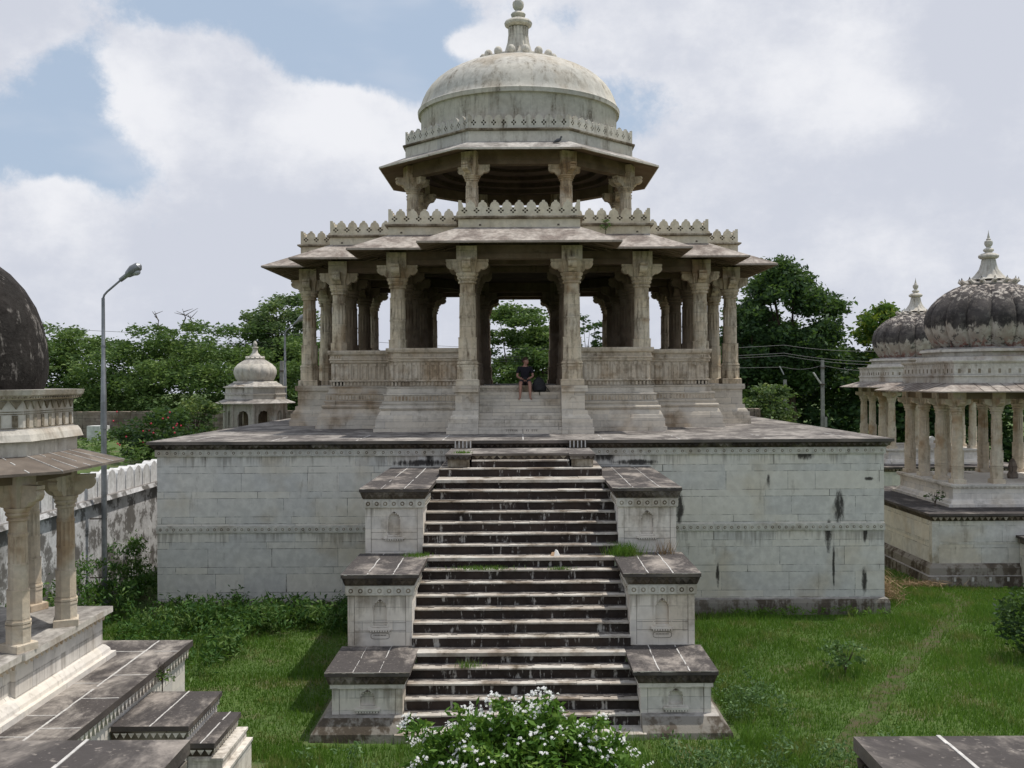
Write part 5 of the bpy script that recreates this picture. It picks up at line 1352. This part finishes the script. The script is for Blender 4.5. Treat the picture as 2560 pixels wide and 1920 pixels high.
# flower heads sit in small clusters on the outer surface that faces out
outer = []
for c, r in zip(cs, rs):
    v = Vector((c[0]/1.35, (c[1]-13)/1.0, (c[2]-.5)/1.15))
    if v.length > .66 and c[2] > .55: outer.append((c, r, v.normalized()))
fl = []
for i in range(1500):
    c, r, v = outer[rnd.randrange(len(outer))]
    if i % 5: base = fl[-1][0] if fl else Vector(c); pos = base+Vector((rnd.gauss(0, .028), rnd.gauss(0, .028), rnd.gauss(0, .018)))
    else:
        d = (v+Vector((rnd.gauss(0, .45), rnd.gauss(0, .45)-.25, rnd.gauss(0, .4)+.35))).normalized(); pos = Vector(c)+d*r*1.12
    n_ = (v+Vector((rnd.gauss(0, .3), rnd.gauss(0, .3)-.3, .7))).normalized()
    fl.append((pos, n_))
fl.sort(key=lambda f: f[0].y)
shared = []
for k in range(6):
    mb = MB(); flower(mb, (0, 0, 0), (0, -.3, 1), .032, rnd); shared.append(mb)
for i, (pos, n_) in enumerate(fl[:100]):
    mb = MB(); flower(mb, pos, n_, rnd.uniform(.020, .029), rnd); mb.build('blossom', M['petal'], FB)
mb = MB()
for pos, n_ in fl[100:]: flower(mb, pos, n_, rnd.uniform(.018, .027), rnd)
o = mb.build('blossoms', M['petal'], FB); o['kind'] = 'stuff'

# ------------------------------------------------------------------ small things
mb = MB()
mb.add([(0,0,0),(.16,.02,0),(.12,.10,.0),(.02,.11,0),(.07,.05,.13),(.11,.07,.10)], [(0,1,4),(1,5,4),(1,2,5),(2,3,4,5),(3,0,4)], 0)
mb.add([(-.04,.0,.004),(.03,-.03,.006),(.05,.02,.08),(-.01,.04,.07)], [(0,1,2,3)], 1)
mb.v = [(x+at(1385, 20.1)-.05, y+20.12, z+2.356) for x, y, z in mb.v]
M['paper'] = plain('paper', (.78, .76, .72), .7, var=.15); M['paper2'] = plain('paper_print', (.55, .35, .20), .7, var=.3)
o = mb.build('paper_litter', [M['paper'], M['paper2']], None, (at(1385, 20.1), 20.12, 2.356)); tag(o, 'crumpled white wrapper on the middle landing of the stairs', 'litter')
M['birdm'] = plain('pigeon_feathers', (.06, .065, .075), .6, var=.4, scale=30)
bx, by, bz = at(1397, 31.6)+.02, 31.75, R_(7.50)
mb = MB(); mb.tube([(bx-.16, by, bz+.03), (bx-.08, by, bz+.07), (bx, by, bz+.10), (bx+.07, by, bz+.14), (bx+.09, by, bz+.19)], [.012, .045, .065, .045, .025], 8); mb.sph((bx+.10, by, bz+.215), .03, 8, 6)
mb.limb((bx+.12, by, bz+.215), (bx+.155, by, bz+.205), .01, .002, 5)
o = mb.build('pigeon', M['birdm'], None, (bx, by, bz), smooth=True); tag(o, 'dark pigeon perched on the upper eave', 'pigeon')

# ------------------------------------------------------------------ seated visitor and backpack
M['skin'] = plain('skin', (.42, .22, .16), .55, var=.15, scale=30); M['shirt'] = plain('navy_shirt', (.012, .010, .018), .9, var=.3, scale=30, bump=.3)
M['shorts'] = plain('grey_shorts', (.045, .042, .05), .9, var=.3, scale=30); M['hair'] = plain('brown_hair', (.05, .022, .012), .8, var=.4, scale=60)
M['pack'] = plain('black_backpack', (.010, .010, .012), .7, var=.3, scale=20); M['eyec'] = plain('eye_dark', (.01, .01, .01), .3)
def skin_obj(name, chains, mat, parent, origin, sub=2, root=0):
    """chains: list of lists of (point, radius); equal points are merged; first vertex is the root"""
    vs = []; rr = []; es = []; idx = {}
    for ch in chains:
        prev = None
        for p, r in ch:
            k = tuple(round(c, 4) for c in p)
            if k not in idx: idx[k] = len(vs); vs.append(k); rr.append(r)
            i = idx[k]
            if prev is not None and prev != i: es.append((prev, i))
            prev = i
    me = bpy.data.meshes.new(name); og = Vector(origin)
    me.from_pydata([(x, y, z) for x, y, z in vs], es, []); me.update()
    o = bpy.data.objects.new(name, me); COL.objects.link(o)
    if parent is not None: o.parent = parent; o.location = og-WORLD[parent.name]
    else: o.location = og
    WORLD[o.name] = og
    md = o.modifiers.new('skin', 'SKIN'); md.use_smooth_shade = True
    for i, sv in enumerate(me.skin_vertices[0].data):
        r = rr[i]; sv.radius = (r, r) if not isinstance(r, tuple) else r; sv.use_root = (i == root)
    ss = o.modifiers.new('sub', 'SUBSURF'); ss.levels = sub; ss.render_levels = sub
    me.materials.append(mat)
    return o
PXX, PYY, PZ = .15, 29.66, FL
Pn = thing('person', (PXX, PYY, FL), 'person in dark shirt and grey shorts sitting barefoot on the entrance ledge, looking aside', 'person')
def hand(chains, wrist, d, up, side):
    """palm with four curled fingers and a thumb; d forward, side thumb direction"""
    d = Vector(d).normalized(); s = Vector(side).normalized(); u = Vector(up).normalized(); w = Vector(wrist)
    palm = w+d*.05
    chains.append([(tuple(w), .024), (tuple(palm), .026)])
    for k, ln in enumerate((.070, .078, .073, .058)):
        o_ = palm+s*(.024-.016*k)+d*.03
        chains.append([(tuple(palm), .026), (tuple(o_), .010), (tuple(o_+d*ln*.45-u*.010), .009), (tuple(o_+d*ln*.65-u*.035), .008), (tuple(o_+d*ln*.55-u*.055), .007)])
    t0 = w+d*.02+s*.022
    chains.append([(tuple(w), .024), (tuple(t0), .012), (tuple(t0+d*.03+s*.02), .010), (tuple(t0+d*.058+s*.018-u*.01), .008)])
body = []
hip = (0, 0, .11)
body.append([(hip, (.135, .11)), ((0, -.01, .24), (.125, .095)), ((0, -.03, .40), (.145, .10)), ((0, -.02, .50), (.13, .085)), ((0, -.015, .57), (.055, .055)), ((.01, -.03, .63), (.052, .058))])
for s in (-1, 1):
    sh_ = (s*.165, -.02, .515); el = (s*.235, -.06, .27); wr = (s*.075, -.27, .185)
    body.append([((0, -.02, .50), (.13, .085)), (sh_, .055), ((s*.205, -.03, .40), .047), (el, .038), ((s*.16, -.17, .22), .034), (wr, .024)])
    kn = (s*.135, -.44, .07); an = (s*.15, -.50, -.36)
    body.append([(hip, (.135, .11)), ((s*.09, -.06, .085), .088), ((s*.115, -.24, .085), .075), (kn, .056), ((s*.14, -.47, -.12), .052), (an, .032), ((s*.16, -.53, -.385), .03), ((s*.18, -.62, -.392), .026), ((s*.185, -.66, -.394), .018)])
hands = []
for s in (-1, 1): hand(body, (s*.075, -.27, .185), (-s*.8, -.5, -.1), (0, 0, 1), (0, .5, .6))
bo = skin_obj('body', body, M['skin'], Pn, (PXX, PYY, FL), 1)
# head turned towards the right of the picture
def headmesh():
    mb = MB(); hc = Vector((.012, -.045, .715)); yaw = math.radians(52)
    fw = Vector((math.sin(yaw), -math.cos(yaw), -.08)).normalized(); rt = Vector((math.cos(yaw), math.sin(yaw), 0)); up = Vector((0, 0, 1))
    W = lambda a, b, c: tuple(hc+fw*a+rt*b+up*c)
    rings = []
    for k in range(13):
        t = PI*k/12; z = -.118*math.cos(t); r = math.sin(t); r = max(r, .02)
        jaw = .78 if z < -.03 else 1.0
        rings.append([W(r*.098*math.cos(a)*(1.0 if math.cos(a) > 0 else 1.05)*(jaw if math.cos(a) < 0 else .95)+(.012 if z < 0 else 0), r*.078*math.sin(a)*(jaw if z < -.03 else 1), z) for a in np.linspace(0, 2*PI, 20, endpoint=False)])
    mb.loft(rings)
    mb.loft([[W(.085, b, .005) for b in (-.006, .006, .006, -.006)], [W(.108+(.012 if i > 1 else 0), b, -.022+c) for i, (b, c) in enumerate(((-.012, 0), (.012, 0), (.008, -.01), (-.008, -.01)))], [W(.09, b, -.034) for b in (-.012, .012, .008, -.008)]])
    for s in (-1, 1):
        mb.tube([W(-.005, s*.076, .02), W(-.012, s*.088, .012), W(-.005, s*.087, -.02), W(.003, s*.078, -.03)], [.008, .012, .010, .006], 6)
        mb.sph(W(.082, s*.030, .012), .010, 8, 6, 1)
        mb.tube([W(.088, s*.045, .034), W(.094, s*.028, .038), W(.094, s*.014, .033)], [.003, .005, .003], 5, 2)
    mb.tube([W(.083, -.024, -.062), W(.094, 0, -.060), W(.083, .024, -.062)], [.004, .007, .004], 6, 3)
    mb.limb(tuple(hc-Vector((0, 0, .06))), (.005, -.02, .56), .05, .056, 10)
    mb.v = [(x+PXX, y+PYY, z+FL) for x, y, z in mb.v]
    h = mb.build('head', [M['skin'], M['eyec'], M['hair'], M['red']], bo, smooth=True)
    mb = MB(); rings = []
    for k in range(9):
        t = PI*.5*k/8; z = .005+.128*math.sin(t); r = math.cos(t)+.02
        rings.append([W(-.012+r*(.104 if math.cos(a) < .3 else .092)*math.cos(a), r*.086*math.sin(a), z+(.035 if math.cos(a) > .4 else -.0)*(1-k/8)+(-.06*(1-k/8) if math.cos(a) < -.2 else 0)) for a in np.linspace(0, 2*PI, 24, endpoint=False)])
    mb.loft(rings, cap0=False); mb.v = [(x+PXX, y+PYY, z+FL) for x, y, z in mb.v]
    mb.build('hair', M['hair'], h, smooth=True)
headmesh()
sc_ = [[(hip, (.15, .125)), ((0, -.01, .24), (.142, .112)), ((0, -.03, .40), (.160, .115)), ((0, -.02, .505), (.14, .10)), ((0, -.015, .555), (.07, .07))]]
for s in (-1, 1): sc_.append([((0, -.02, .505), (.14, .10)), ((s*.165, -.02, .515), .068), ((s*.205, -.03, .40), .064), ((s*.222, -.04, .34), .062)])
skin_obj('shirt', sc_, M['shirt'], bo, (PXX, PYY, FL), 1)
sh_ = [[((0, -.0, .15), (.155, .13)), ((0, -.01, .10), (.16, .13))]]
for s in (-1, 1): sh_.append([((0, -.01, .10), (.16, .13)), ((s*.09, -.06, .085), .105), ((s*.115, -.24, .083), .094), ((s*.132, -.40, .073), .086)])
skin_obj('shorts', sh_, M['shorts'], bo, (PXX, PYY, FL), 1)
mb = MB(); mb.box(PXX-.05, PXX+.055, PYY-.36, PYY-.29, FL+.17, FL+.235); mb.limb((PXX+.0, PYY-.36, FL+.20), (PXX, PYY-.40, FL+.20), .025, .025, 10)
o = mb.build('camera_body', M['pack'], None, (PXX, PYY-.33, FL+.17)); tag(o, 'small dark camera held in the lap of the seated person', 'camera')
# backpack
bx, by, bz = .57, 29.37, FL-.195
K2 = thing('backpack', (bx, by, bz), 'black backpack standing on the entrance step beside the seated person', 'backpack')
mb = MB(); rg = []
for z, wx, wy in ((0, .15, .07), (.03, .19, .10), (.12, .21, .11), (.26, .18, .10), (.36, .13, .08), (.42, .07, .05), (.435, .02, .02)):
    rg.append([(bx+wx*math.copysign(abs(math.cos(a))**.7, math.cos(a))-.05*z, by+wy*math.copysign(abs(math.sin(a))**.7, math.sin(a)), bz+z) for a in np.linspace(0, 2*PI, 20, endpoint=False)])
mb.loft(rg); bk = mb.build('bag', M['pack'], K2, smooth=True)
mb = MB(); rg = []
for z, wx, wy in ((.04, .10, .02), (.06, .13, .05), (.16, .13, .05), (.20, .10, .02)): rg.append([(bx+wx*math.cos(a), by-.085+wy*math.sin(a)*1.0, bz+z) for a in np.linspace(0, 2*PI, 14, endpoint=False)])
mb.loft(rg); mb.build('front_pocket', M['pack'], K2, smooth=True)
mb = MB(); mb.tube([(bx-.06, by, bz+.41), (bx-.04, by, bz+.47), (bx+.01, by, bz+.47), (bx+.03, by, bz+.40)], .010, 6); mb.tube([(bx+.16, by-.05, bz+.20), (bx+.24, by-.06, bz+.08), (bx+.30, by-.07, bz+.012), (bx+.20, by-.08, bz+.012)], .013, 6)
mb.tube([(bx-.02, by-.1, bz+.02), (bx, by-.13, bz-.03), (bx+.01, by-.13, bz-.10)], .011, 6)
mb.build('strap', M['pack'], K2)
